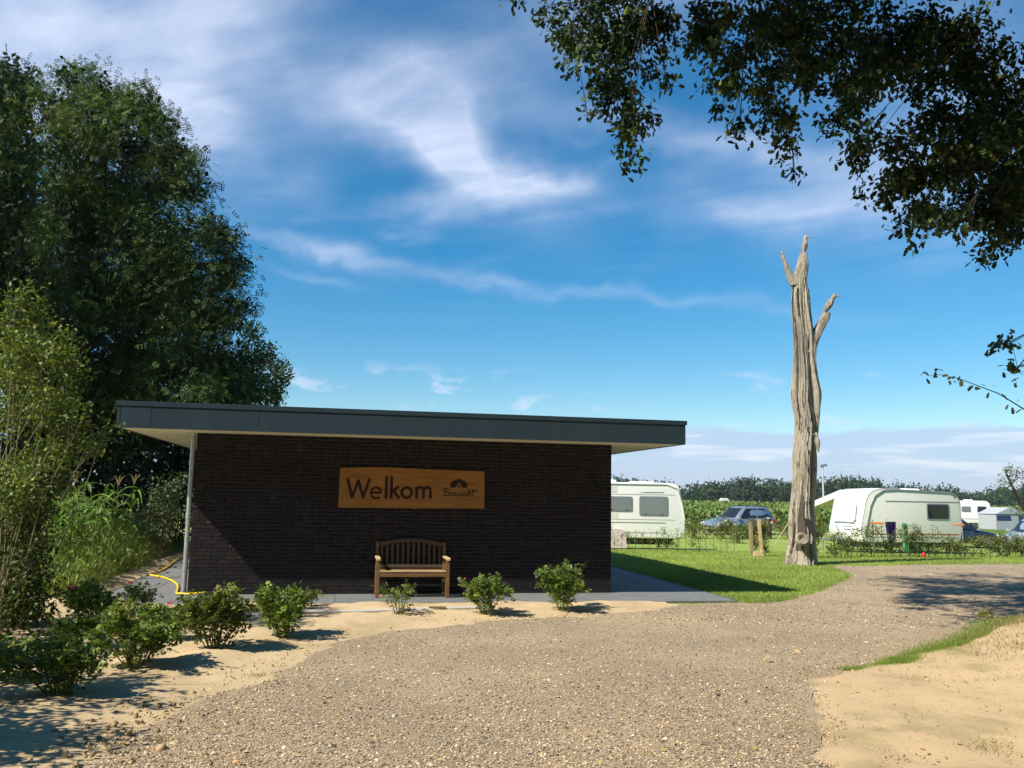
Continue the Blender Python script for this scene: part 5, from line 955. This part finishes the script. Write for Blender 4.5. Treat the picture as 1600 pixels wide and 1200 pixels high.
# ------------------------------------------------------------------ cars
def car(name, loc, rz, paint, label, L=4.5, Wd=1.82, H=1.62, suv=True, plate=False):
    """Car along local x (front at +x), built from a lofted lower body and cabin."""
    o = empty(name, loc, rz); tag(o, label, 'car', 'parked cars'); h = L / 2; hw_ = Wd / 2
    belt = H * .575; sill = .24
    st_ = [(-h, .50, belt - .05, .80), (-h + .06, .38, belt + .0, .90), (-h + .35, sill, belt + .03, .98), (-h * .45, sill, belt + .01, 1.0), (0, sill, belt - .01, 1.0), (h * .38, sill, belt - .04, 1.0), (h * .52, sill, belt - .06, .99), (h - .55, sill, belt - .16, .97), (h - .18, .30, belt - .27, .90), (h - .03, .36, belt - .36, .80), (h, .45, belt - .44, .72)]
    V = []; F = []
    for x, zb, zt, k in st_:
        y = hw_ * k; zm = zb + (zt - zb) * .55; V += [(x, -y * .93, zb), (x, -y, zb + (zt - zb) * .3), (x, -y, zm), (x, -y * .955, zt - .03), (x, -y * .82, zt + .015), (x, 0, zt + .045), (x, y * .82, zt + .015), (x, y * .955, zt - .03), (x, y, zm), (x, y, zb + (zt - zb) * .3), (x, y * .93, zb)]
    c = 11
    for i in range(len(st_) - 1):
        for k in range(c): F.append((i * c + k, i * c + (k + 1) % c, (i + 1) * c + (k + 1) % c, (i + 1) * c + k))
    F += [tuple(range(c)), tuple(range((len(st_) - 1) * c, len(st_) * c))[::-1]]
    MB().add(V, F).build('body', paint, o, 'all')
    # cabin: base ring at the belt, roof ring above
    rb, rf = (-h + .12, h * .40); tb, tf = (-h + (.62 if suv else .95), h * .02)
    def ring(z, xr, xf, w): return [(xr, -w, z), (xr + (xf - xr) * .33, -w * 1.02, z), (xr + (xf - xr) * .66, -w * 1.02, z), (xf, -w * .88, z), (xf + .03, 0, z), (xf, w * .88, z), (xr + (xf - xr) * .66, w * 1.02, z), (xr + (xf - xr) * .33, w * 1.02, z), (xr, w, z), (xr - .04, 0, z)]
    lv = [(belt - .03, rb, rf, hw_ * .93), (belt + (H - belt) * .55, rb + (tb - rb) * .50, rf + (tf - rf) * .55, hw_ * .84), (H - .08, rb + (tb - rb) * .86, rf + (tf - rf) * .90, hw_ * .735), (H - .015, tb, tf - .06, hw_ * .66), (H + .005, tb + .35, tf - .4, hw_ * .45)]
    V = []; F = []
    for l in lv: V += ring(*l)
    for i in range(len(lv) - 1):
        for k in range(10): F.append((i * 10 + k, i * 10 + (k + 1) % 10, i * 10 + 10 + (k + 1) % 10, i * 10 + 10 + k))
    F.append(tuple(range((len(lv) - 1) * 10, len(lv) * 10))); MB().add(V, F).build('cabin', paint, o, 'all')
    # glass
    def lerp(z, side):
        t = (z - lv[0][0]) / (lv[2][0] - lv[0][0]); t = min(max(t, 0), 1); w = lv[0][3] + (lv[2][3] - lv[0][3]) * t; xr = lv[0][1] + (lv[2][1] - lv[0][1]) * t; xf = lv[0][2] + (lv[2][2] - lv[0][2]) * t; return xr, xf, w
    zb_, zt_ = belt + .035, H - .115
    for sg in (-1, 1):
        for (a, b) in ((.09, .44), (.475, .93)):
            pts = []
            for z, q in ((zb_, a), (zb_, b), (zt_, min(b, .90) if b > .6 else b), (zt_, max(a, .16) if a < .3 else a)):
                xr, xf, w = lerp(z, sg); pts.append((xr + (xf - xr) * q, sg * (w * 1.025 + .012), z))
            MB().add(pts + [(x, y - sg * .03, z) for x, y, z in pts], [(0, 1, 2, 3), (7, 6, 5, 4), (0, 4, 5, 1), (1, 5, 6, 2), (2, 6, 7, 3), (3, 7, 4, 0)]).build('side_window', M_glassd, o)
        MB().box((rf - .15, sg * (hw_ + .06), belt + .07), (.12, .18, .13)).build('wing_mirror', paint, o, bevel=.03)
        MB().prism([(h - .42, belt - .30), (h - .06, belt - .42), (h - .10, belt - .28), (h - .42, belt - .20)], sg * hw_ * .62, sg * hw_ * .965).build('headlight', M_lamp, o, bevel=.01)
        MB().prism([(-h - .015, belt - .30), (-h + .32, belt - .26), (-h + .30, belt - .06), (-h + .0, belt - .05)], sg * hw_ * .60, sg * hw_ * .975).build('tail_light', M_red, o, bevel=.015)
        MB().box((h * .02, sg * (hw_ + .005), belt - .12), (.2, .02, .03)).build('door_handle', paint, o, bevel=.006)
        if suv: MB().tube([(tb + .1, sg * hw_ * .62, H - .01), (tb + .2, sg * hw_ * .63, H + .05), (tf - .3, sg * hw_ * .63, H + .045), (tf - .15, sg * hw_ * .62, H - .02)], .018, 6).build('roof_rail', M_black, o)
        for wx in (-h * .62, h * .62): wheel(o, wx, sg * (hw_ - .10), .33, .2)
    for (nm, end, s_) in (('windscreen', 1, 1), ('rear_window', 0, -1)):
        pts = []
        for z in (zb_ + .01, zt_ + .02):
            xr, xf, w = lerp(z, 0); x = (xf if end else xr) + s_ * .042; pts += [(x, -w * .80, z), (x + s_ * .02, 0, z), (x, w * .80, z)]
        MB().add(pts + [(x - s_ * .06, y, z) for x, y, z in pts], [(0, 1, 4, 3), (1, 2, 5, 4), (9, 10, 7, 6), (10, 11, 8, 7), (0, 6, 7, 1), (1, 7, 8, 2), (3, 4, 10, 9), (4, 5, 11, 10), (0, 3, 9, 6), (2, 8, 11, 5)]).build(nm, M_glassd, o)
    MB().box((h - .03, 0, .47), (.06, Wd * .5, .14)).build('grille', M_black, o, bevel=.01)
    if plate: MB().box((-h - .012, 0, belt - .22), (.02, .52, .11)).build('licence_plate', M_plate, o)
    MB().box((0, 0, .3), (L * .8, Wd * .8, .2)).build('underbody', M_black, o)
    return o
car('silver_car', (14.2, 54.2, gz(54)), R(207), M_silver, 'silver grey estate car parked by the field behind the low bushes', 4.6, 1.86, 1.68)
car('dark_car', (22.0, 43.2, gz(43)), R(-10), M_navy, 'dark blue hatchback parked right of the cream caravan', 4.2, 1.75, 1.50, False)
car('pale_silver_car', (23.35, 38.6, gz(38.6)), R(82), M_palesilver, 'pale silver hatchback with yellow rear plate at the right border', 4.1, 1.74, 1.47, False, True)

# ------------------------------------------------------------------ camp details
wl_ = empty('washing_line', (12.2, 29.3, gz(29.3))); tag(wl_, 'thin washing line with orange post ends in front of the cream caravan', 'washing line')
A0 = Vector((0, 0, 0)); A1 = Vector((4.2, 2.3, -.06))
for a in (A0, A1):
    MB().tube([a, a + Vector((0, 0, 1.18))], .022, 6).build('post', M_trimg, wl_); MB().box(a + Vector((.18 if a is A0 else -.12, 0, 1.06)), (.40, .04, .07)).build('orange_arm', M_orange, wl_, bevel=.01)
MB().tube([Vector((.05, 0, 1.0)), Vector((.5, .25, .45))], .018, 5).build('strut', M_trimg, wl_)
MB().tube([A0 + Vector((0, 0, 1.06)), A0.lerp(A1, .5) + Vector((0, 0, 1.0)), A1 + Vector((0, 0, 1.06))], .006, 5).build('cord', M_conduit, wl_)
def cloth(name, c, w0, w1, h, mat, label, ang, fold=.03):
    V = []; F = []; nx_, nz_ = 9, 9
    for i in range(nz_ + 1):
        t = i / nz_; w = w0 + (w1 - w0) * t
        for j in range(nx_ + 1): s = j / nx_ - .5; V.append((s * w * math.cos(ang) + t * .04, s * w * math.sin(ang) + fold * math.sin(j * 2.1 + t * 2), -h * t - .03 * abs(s) * t))
    for i in range(nz_):
        for j in range(nx_): a = i * (nx_ + 1) + j; F.append((a, a + 1, a + nx_ + 2, a + nx_ + 1))
    n_ = len(V); V2 = [(x, y + .012, z) for x, y, z in V]; F2 = [tuple(k + n_ for k in f[::-1]) for f in F]
    o = MB().add(V + V2, F + F2).build(name, mat, None, 'all'); o.location = c; tag(o, label, 'cloth', 'washing on the line')
base = Vector(wl_.location)
p1 = base + A0.lerp(A1, .20) + Vector((-.05, -.04, 1.12)); p2 = base + A0.lerp(A1, .33) + Vector((.02, -.04, 1.08))
cloth('purple_towel', p1, .52, .34, .78, M_purple, 'purple cloth hanging from the line in front of the cream caravan', .45)
cloth('green_towel', p2, .22, .28, .95, M_green, 'narrow bright green cloth hanging from the line right of the purple one', .45, .05)
rd = MB().lathe([(.02, 0), (.10, .01), (.12, .10), (.09, .16), (.05, .22), (.01, .24)], (0, 0, 0), 10).build('red_ornament', M_red, None, True); rd.location = (13.05, 27.55, gz(27.5) + .04); rd.scale = (.6, .6, .6); tag(rd, 'small red garden ornament in the low hedge below the caravan window', 'ornament')
bo = empty('bollard_light', (14.75, 49.6, gz(49.6))); tag(bo, 'black round bollard light on the far grass beside the silver car', 'bollard')
MB().lathe([(.15, 0), (.15, 1.02), (.14, 1.06)], (0, 0, 0), 16).build('post', M_black, bo, True); MB().lathe([(.13, 1.06), (.13, 1.14)], (0, 0, 0), 16).build('lens', M_lamp, bo, True); MB().lathe([(.16, 1.14), (.16, 1.2), (.05, 1.25)], (0, 0, 0), 16).build('cap', M_black, bo, True)
MB().box((.1, -.155, .85), (.10, .02, .08)).build('sticker', M_white, bo)
gp = empty('gate_posts', (7.72, 27.2, gz(27.2))); tag(gp, 'pair of short wooden posts with rusty ivy between them left of the carved trunk', 'posts')
MB().box((-.20, 0, .50), (.10, .10, 1.06), jit=.008).build('post', M_wood, gp, bevel=.01)
MB().box((.08, -.05, .54), (.10, .09, 1.14), Matrix.Rotation(R(-4.5), 3, 'Y'), jit=.006).build('leaning_post', M_teakpale, gp, bevel=.01); MB().box((-.02, -.16, .06), (.30, .16, .14), jit=.015).build('foot_block', M_teakpale, gp, bevel=.02)
foliage('ivy', [(7.66, 27.25, .35, .12, .3), (7.68, 27.25, .75, .12, .25), (7.95, 27.3, .5, .10, .4), (8.0, 27.35, .9, .14, .18), (7.6, 27.3, 1.0, .15, .12), (8.02, 27.3, .2, .1, .2)], LEAF, 30, .06, [(.25, .13, .045, 2), (.17, .14, .04, 1.5), (.10, .13, .03, 1.5)], M_leaf, gp, per=5)

# young hedge plants
def whip(loc, h, dens, pal, label, group, w=.16, leaf=.06, name='hedge_plant', cat='hedge plant'):
    o = empty(name, (loc[0], loc[1], gz(loc[1]))); tag(o, label, cat, group); z0_ = gz(loc[1]); mb = MB()
    mb.tube([(0, 0, -.02), (random.uniform(-.03, .03), 0, h * .5), (random.uniform(-.06, .06), 0, h)], [.008, .006, .002], 5, False)
    for k in range(5): a = random.uniform(.2, .85) * h; mb.tube([(0, 0, a), (random.uniform(-w, w), random.uniform(-w, w), a + random.uniform(.05, .2))], [.004, .002], 4, False)
    mb.build('stem', M_twig, o)
    foliage('leaves', [(loc[0] + random.uniform(-w, w) * .5, loc[1] + random.uniform(-w, w) * .5, z0_ + h * random.uniform(.12, 1.0), w * .8, h * .14) for k in range(max(3, int(7 * dens)))], LEAF, 9.0 * min(1.5, dens + .2), leaf, pal, M_leaf, o, per=4, kind='stuff')
PH = [(.16, .22, .05, 3), (.22, .26, .07, 1.5), (.11, .16, .035, 2)]; PHB = [(.15, .19, .045, 3), (.23, .17, .07, 1.2), (.10, .13, .035, 2), (.27, .25, .08, 1)]
ORD = ['first', 'second', 'third', 'fourth', 'fifth', 'sixth', 'seventh', 'eighth', 'ninth', 'tenth'] + [str(k) + 'th' for k in range(11, 21)] + ['21st', '22nd', '23rd'] + [str(k) + 'th' for k in range(24, 31)]
for k in range(19):
    t = k / 18; whip((3.35 + 4.5 * t, 30.0 + .5 * t + random.uniform(-.05, .05)), random.uniform(.55, 1.0), random.choice((.45, .6, .9)), PH, ORD[k] + ' thin hedge plant from the brick wall in the row before the white caravan', 'young hedge by the white caravan', .13)
for k in range(30):
    t = k / 29; whip((10.15 + 8.6 * t, 27.35 + 4.3 * t + random.uniform(-.08, .08)), random.uniform(.6, 1.0) * (1 if t < .5 else .8), random.choice((.9, 1.3, 1.7)), PHB if t > .45 else PH + [(.16, .10, .06, 1)], ORD[k] + ' hedge plant from the carved trunk in the row before the cream caravan', 'hedge by the cream caravan', .20, .07)
stk = MB().box((0, 0, .14), (.014, .014, .28)).mesh('stake'); stk.materials.append(M_black)
fe = empty('stake_fence', (10.2, 26.9, gz(26.9))); tag(fe, 'low row of thin black stakes with wire along the lawn before the hedge', 'fence')
for k in range(22):
    t = k / 21; s = link('stake', stk, None, fe); s.location = (8.0 * t, 3.6 * t, gz(26.9 + 3.6 * t) - gz(26.9))
MB().tube([(0, 0, .26), (4.0, 1.8, .22), (8.0, 3.6, .14)], .002, 4).build('wire', M_black, fe)
def bush(name, loc, w, h, pal, label, n=7, leaf=.08, dens=1.5, flowers=0, cat='bush', group=None):
    z0_ = gz(loc[1]); o = empty(name, (loc[0], loc[1], z0_)); tag(o, label, cat, group)
    foliage('leaves', [(loc[0] + random.uniform(-.32, .32) * w, loc[1] + random.uniform(-.3, .3) * w, z0_ + h * random.uniform(.2, .82), w * .28, h * .22) for k in range(n)] + [(loc[0], loc[1], z0_ + h * .35, w * .42, h * .34)], LEAF, dens * 9, leaf, pal, M_leaf, o, per=6)
    mb = MB()
    for k in range(8): mb.tube([(random.uniform(-.1, .1), random.uniform(-.1, .1), 0), (random.uniform(-.4, .4) * w, random.uniform(-.4, .4) * w, h * .85)], [.012, .003], 4, False)
    mb.build('stems', M_twig, o)
    for k in range(flowers): flower(o, (random.uniform(-.45, .45) * w, -.42 * w, h * random.uniform(.4, .95)), .07, (.8, .72, .6))
bush('tall_bush', (9.35, 27.1), .62, 1.42, [(.17, .19, .04, 2), (.28, .20, .05, 1.5), (.11, .15, .03, 1.5)], 'upright orange-tinged bush just right of the carved trunk', 9, .08)
for k, (x, y, w, h, fl, lb) in enumerate(((10.1, 47.5, 1.6, 1.0, 2, 'leftmost low bush below the crop field'), (11.7, 47.8, 1.5, 1.25, 6, 'flowering bush with white roses in front of the silver car bonnet'), (13.0, 48.0, 1.2, .95, 1, 'reddish low bush under the silver car door'), (14.05, 48.4, 1.1, 1.15, 0, 'low bush directly left of the black bollard'), (15.6, 48.8, 1.5, 1.1, 0, 'brownish bush between bollard and carved trunk'), (17.3, 49.5, 1.6, 1.2, 1, 'bush half hidden behind the carved trunk'), (8.6, 47.3, 1.6, .9, 0, 'low bush beside the rear of the white caravan'), (11.3, 43.2, .9, .75, 0, 'small dark round bush on the far grass'))):
    bush('garden_bush', (x, y), w, h, [(.13, .18, .04, 3), (.19, .20, .05, 1.5), (.22, .14, .06, .8), (.08, .12, .03, 2)], lb, 7, .12, 1.4, fl, group='bushes along the far track')
bush('yellow_weed', (7.14, 13.22), .22, .12, [(.30, .30, .03, 1), (.22, .26, .03, 1)], 'yellow-green weed tuft in the shaded gravel at the right', 4, .05, 1.2, cat='weed')
ap = empty('apple_tree', (19.9, 32.0, gz(32))); tag(ap, 'small crooked fruit tree leaning left at the right border', 'tree')
limbs('trunk', None, APPLE, M_bark, ap, .10, [(19.9, 32, -.25), (19.5, 32, .6), (19.15, 32, 1.1), (18.75, 32, 1.8), (18.5, 32, 2.4), (18.3, 32, 2.9)], kmax=9)
foliage('crown', APPLE, LEAF, 7, .085, [(.07, .10, .035, 2), (.10, .14, .05, 1.5), (.16, .17, .07, .6)], M_leaf, ap, per=5)
lp = empty('light_mast', (43.3, 120, -.45)); tag(lp, 'tall pale floodlight mast beyond the field', 'light mast')
MB().tube([(0, 0, 0), (0, 0, 6.8)], [.16, .10], 8).build('mast', M_conduit, lp, True); MB().box((.15, 0, 6.95), (.9, .35, .35), Matrix.Rotation(R(-12), 3, 'Y')).build('floodlight', M_trimg, lp, bevel=.03)
shd = empty('field_shed', (66, 268, -.45)); tag(shd, 'tiny cream shed far out in the crop field', 'shed')
MB().box((0, 0, .75), (2.6, 2.2, 1.5)).build('wall', M_white, shd); MB().prism([(-1.5, 1.5), (1.5, 1.5), (.7, 2.3), (-.7, 2.3)], -1.2, 1.2).build('roof', M_cream, shd)

# ------------------------------------------------------------------ crop field, woods
n = 36000; t = rng.random(n); y = 63 + 190 * t ** 1.6; x = y * rng.uniform(.02, np.where(y < 110, .44, .75), n); row = np.round(x / 1.5) * 1.5 + rng.normal(0, .28, n); far = y > 130; x = np.where(far, x, row); sc_ = .34 * (y / 70) ** .55
P = np.stack([x, y, -.45 + rng.uniform(.1, 1.0, n) ** .7 * (1.05 + .35 * vnoise(x, y, 6, 3))], 1)
V, T, t2 = instances(DIAMOND[0] * np.array([1, 1.3, 1]), DIAMOND[1], frames(rsph(n) + np.array([0, 0, .4]), rsph(n) + np.array([0, -.3, .6])), P, (sc_ * rng.uniform(.6, 1.3, n))[:, None], palette_tint(n, [(.16, .24, .05, 3), (.20, .27, .065, 2), (.12, .18, .04, 2), (.25, .25, .09, .6)]))
tag(link('crop_field', np_mesh('crop_field', V, T, t2), M_leaf), 'green crop field reaching to the woods behind the silver car', 'crop field', kind='stuff')
fs = sheet('field_soil', [(-200, 61), (250, 61), (330, 300), (-300, 300)], .004, M_field); tag(fs, kind='structure')
Cn = []; rr_ = random.Random(3)
for k in range(300):
    x = rr_.uniform(20, 400); y = rr_.uniform(385, 430) + max(0, x - 180) * .45; sil = 10.4 + 1.6 * math.sin(x * .045 + 1) + 1.1 * math.sin(x * .13) - max(0, min(1, (x - 175) / 60)) * 2.2 + max(0, min(1, (x - 250) / 60)) * 2.0; h = sil * rr_.uniform(.80, 1.04) * y / 400
    for q in range(3): Cn.append((x + rr_.uniform(-3, 3), y + rr_.uniform(-3, 3), -.45 + h * (.20 + .29 * q), 4.6 - .8 * q, h * .24))
foliage('distant_woods', Cn, DIAMOND, 24, 1.35, [(.030, .055, .022, 3), (.042, .072, .026, 2), (.055, .085, .03, 1)], M_leafd, None, per=6, kind=None)
tag(bpy.data.objects['distant_woods'], 'dark line of distant woods on the horizon', 'woods', kind='stuff')

# ------------------------------------------------------------------ gravel stones, clods, grass
def octa():
    V = np.array([(1, 0, 0), (-1, 0, 0), (0, 1, 0), (0, -1, 0), (0, 0, 1), (0, 0, -1.)]) * .5; T = np.array([(0, 2, 4), (2, 1, 4), (1, 3, 4), (3, 0, 4), (2, 0, 5), (1, 2, 5), (3, 1, 5), (0, 3, 5)]); return V, T
OV, OT = octa(); PT_ = OT[:4]
n = 270000; y = 1 / rng.uniform(1 / 25., 1 / 4.2, n); x = y * rng.uniform(-.66, .66, n); ins = inpoly(x, y, GRAV); dd = edge_dist(x, y, GRAV); keep = (ins & (rng.random(n) < np.clip(dd / .22 + .15, 0, 1) * (.72 + .4 * vnoise(x, y * .45, .8, 12)))) | (~ins & (dd < .8) & (rng.random(n) < .55 * np.exp(-dd / .17)))
tk = edge_dist(x, y, [(-.3, 2), (.2, 8), (2.6, 12.6), (6.6, 17.2), (14, 21.5), (6.6, 17.2), (2.6, 12.6), (.2, 8)]); keep &= rng.random(n) > .25 * np.exp(-((tk - .8) / .22) ** 2)   # wheels have pressed two faint lines
rx = (x - BO.x) * cY + (y - BO.y) * sY; ry = -(x - BO.x) * sY + (y - BO.y) * cY; keep &= ~((rx > -1.3) & (rx < 9) & (ry > -1.25)); x, y = x[keep], y[keep]; n = len(x)
s = np.exp(rng.normal(np.log(.0108), .38, n)) * (1 + .35 * (y > 12)); th = rng.uniform(0, 6.28, n); M = frames(np.stack([np.cos(th), np.sin(th), rng.normal(0, .25, n)], 1), rng.normal(0, .3, (n, 3)) + np.array([0, 0, 1]))
tt = palette_tint(n, [(.38, .295, .19, 4), (.48, .37, .245, 3), (.60, .48, .33, 1.4), (.25, .195, .135, 3), (.52, .32, .14, 1.0), (.12, .095, .07, 1.4), (.74, .64, .49, .3)], .12)
Vp = np.array(OV) * np.array([1.25, .95, .75]) - np.array([0, 0, .06]); V, T, t2 = instances(Vp[:5], PT_, M, np.stack([x, y, -.006 + s * .16 + gzn(y)], 1), s[:, None], tt)
o = link('gravel_stones', np_mesh('gravel_stones', V, T, t2), M_pebble); tag(o, 'loose grey-brown gravel stones covering the drive', 'gravel', kind='stuff')
# clods, pebbles and bits on the sand
n = 16000; y = 1 / rng.uniform(1 / 24., 1 / 4.2, n); x = y * rng.uniform(-.68, .64, n); ins = inpoly(x, y, GRAV); rx = (x - BO.x) * cY + (y - BO.y) * sY; ry = -(x - BO.x) * sY + (y - BO.y) * cY; keep = (~ins | ((edge_dist(x, y, GRAV) < .35) & (rng.random(n) < .5))) & ~((rx > -1.35) & (rx < 9.05) & (ry > -1.32)) & ((x < 2.8) | (y < np.interp(x, [1.5, 3.5, 4.0, 5.2, 6.0, 7.0, 13], [8.5, 9.0, 9.3, 9.9, 10.8, 11.9, 13.5]))) & (rng.random(n) < np.where(x < 0, 1.0, .6)) & ~((x > 2.6) & (y > 12.5))
x, y = x[keep], y[keep]; n = len(x); s = np.exp(rng.normal(np.log(.016), .5, n)); s = np.where((x < -2.0) & (y < 7.2), s * 1.5, s); M = frames(rsph(n), rsph(n))
zz_ = np.where(inpoly(x, y, GRAV), -.002, np.where(x < 2, .012 + .012 * rng.random(n), -.006 + mound(x, y))); tt = palette_tint(n, [(.44, .32, .18, 4), (.34, .25, .14, 3), (.24, .18, .11, 2), (.55, .43, .27, 1.5)])
V, T, t2 = instances(OV * np.array([1.1, .9, .7]), OT, M, np.stack([x, y, zz_], 1), s[:, None], tt); o = link('soil_clods', np_mesh('soil_clods', V, T, t2), M_clod); tag(o, 'small sand clods and crumbs scattered over the sand', 'soil', kind='stuff')
# lawn right of the building: short blades
LAWN = [(2.2, 14.5), (3.79, 14.6), (4.29, 14.62), (4.95, 15.34), (6.2, 17.3), (7.3, 19.2), (7.93, 20.5), (8.28, 22.6), (8.5, 23.4), (9.58, 23.42), (11.5, 24.2), (14.9, 25.4), (22, 27.2), (22, 33), (2, 33)]
n = 170000; y = 1 / rng.uniform(1 / 33., 1 / 14.4, n); x = y * rng.uniform(.09, .62, n); rx = (x - BO.x) * cY + (y - BO.y) * sY; keep = inpoly(x, y, LAWN) & (rx > 9.02); x, y = x[keep], y[keep]
# ragged fringe over the path edge
e = dense_edge(GRAV, .012, .05); e = np.array([q for q in e if (q[1] > 14.3 and q[0] > 3.6 and q[0] < 16 and q[0] > (q[1] - 27) * 3 and not (q[1] < 23 and q[0] > 8.9))]); e = np.repeat(e, 5, 0); ex_ = e[:, 0] + rng.normal(0, .05, len(e)); ey_ = e[:, 1] + rng.normal(.03, .05, len(e)); x = np.concatenate([x, ex_]); y = np.concatenate([y, ey_]); n = len(x)
A = norm(np.stack([rng.normal(0, .45, n), rng.normal(0, .45, n), np.ones(n)], 1)); patch = .75 + .5 * vnoise(x, y, 1.1, 6)
tt = palette_tint(n, [(.26, .35, .07, 4), (.33, .41, .09, 3), (.19, .28, .05, 2), (.44, .45, .17, 1.1)]) * patch[:, None]
V, T, t2 = instances(BLADE1[0] * np.array([1, .24, 1]), BLADE1[1], frames(A, rsph(n)), np.stack([x, y, gzn(y) - .032], 1), (rng.uniform(.035, .065, n))[:, None], tt)
o = link('lawn_grass', np_mesh('lawn_grass', V, T, t2), M_blade); tag(o, 'short bright green mown grass of the lawn', 'grass', kind='stuff')
# rough grass strip and tufts on the right, dry grass on the mound
n = 26000; t = rng.random(n); ya = np.interp(t, [0, .12, .25, .5, .75, 1], [9.0, 9.35, 9.8, 10.4, 11.3, 13.2]); xa = np.interp(t, [0, .12, .25, .5, .75, 1], [3.4, 4.0, 4.6, 5.4, 6.3, 8.4]); w = np.interp(t, [0, .12, .3, .7, 1], [.07, .14, .28, .38, .6]); off = rng.normal(0, .5, n); x = xa + off * w * .75; y = ya - off * w * .65
tt = palette_tint(n, [(.19, .29, .04, 4), (.25, .33, .06, 3), (.33, .33, .11, 1), (.14, .22, .03, 2)]); L = rng.uniform(.02, .055, n) * (.6 + .7 * vnoise(x, y, .3, 2))
sp = [(2.25, 6.78, .12, 160), (2.5, 5.75, .14, 150), (3.0, 5.5, .2, 120), (3.4, 7.3, .1, 80), (4.5, 8.3, .12, 60), (4.9, 8.6, .16, 90), (4.2, 7.1, .1, 40), (5.3, 9.1, .16, 80), (2.95, 8.75, .1, 60), (3.5, 9.1, .15, 90), (-2.3, 8.2, .05, 40), (-1.9, 11.2, .05, 40), (-2.35, 6.1, .06, 50), (2.35, 8.0, .06, 40), (3.3, 6.3, .12, 60), (3.9, 5.9, .1, 40), (4.6, 7.3, .2, 70)] + [(rng.uniform(2.5, 5.2), rng.uniform(5.2, 8.8), rng.uniform(.04, .16), 34) for q in range(34)]
for (cx, cy, r_, k) in sp:
    x = np.concatenate([x, rng.normal(cx, r_, k)]); y = np.concatenate([y, rng.normal(cy, r_, k)]); tt = np.concatenate([tt, palette_tint(k, [(.20, .24, .05, 2), (.30, .26, .10, 3), (.22, .15, .08, 1)])]); L = np.concatenate([L, rng.uniform(.025, .06, k)])
k = 24000; mx = rng.normal(7.1, 1.1, k); my = rng.normal(9.9, 1.1, k); q_ = ~inpoly(mx, my, GRAV); mx, my = mx[q_], my[q_]; k = len(mx); x = np.concatenate([x, mx]); y = np.concatenate([y, my]); tt = np.concatenate([tt, palette_tint(k, [(.30, .21, .10, 3), (.22, .15, .07, 2), (.38, .30, .15, 2), (.16, .18, .05, 1)])]); L = np.concatenate([L, rng.uniform(.03, .09, k)]); n = len(x)
A = norm(np.stack([rng.normal(0, .55, n), rng.normal(0, .55, n), np.ones(n)], 1)); z = np.where(x > 1.5, mound(x, y) - .02, .0)
V, T, t2 = instances(BLADE1[0] * np.array([1, .11, 1]), BLADE1[1], frames(A, rsph(n)), np.stack([x, y, z], 1), L[:, None], tt); o = link('rough_grass', np_mesh('rough_grass', V, T, t2), M_blade); tag(o, 'rough grass strip and dry tufts between gravel and worn sand at the right', 'grass', kind='stuff')
# fallen leaves on gravel and sand
n = 900; y = 1 / rng.uniform(1 / 22., 1 / 4.4, n); x = y * rng.uniform(-.5, .6, n); th = rng.uniform(0, 6.28, n); rx = (x - BO.x) * cY + (y - BO.y) * sY; ry = -(x - BO.x) * sY + (y - BO.y) * cY; keep = ~((rx > -1.3) & (rx < 7.2) & (ry > .0)) ; x, y, th = x[keep], y[keep], th[keep]; n = len(x)
V, T, t2 = instances(LEAF[0], LEAF[1], frames(np.stack([np.cos(th), np.sin(th), rng.normal(0, .15, n)], 1), rng.normal(0, .3, (n, 3)) + np.array([0, 0, 1])), np.stack([x, y, np.where(x < -2.4, .03, .012) + np.where(x > 3, mound(x, y), 0)], 1), rng.uniform(.02, .05, (n, 1)), palette_tint(n, [(.40, .25, .10, 2), (.50, .38, .18, 2), (.28, .16, .07, 2), (.50, .45, .06, .5)]))
o = link('leaf_litter', np_mesh('leaf_litter', V, T, t2), M_leaf); tag(o, 'small brown fallen leaves scattered over gravel and sand', 'leaves', kind='stuff')

# ------------------------------------------------------------------ light haze over the fields
hz_ = MB().box((50, 375, 10), (1540, 1070, 24)).build('haze', None); tag(hz_, 'thin summer haze', 'haze', kind='stuff')
mh = bpy.data.materials.new('haze'); mh.use_nodes = True; mh.node_tree.nodes.clear(); vo = mh.node_tree.nodes.new('ShaderNodeVolumePrincipled'); oo = mh.node_tree.nodes.new('ShaderNodeOutputMaterial')
vo.inputs['Color'].default_value = (.80, .88, 1.0, 1); vo.inputs['Density'].default_value = .00016; vo.inputs['Anisotropy'].default_value = .2; mh.node_tree.links.new(vo.outputs[0], oo.inputs['Volume']); hz_.data.materials.append(mh)
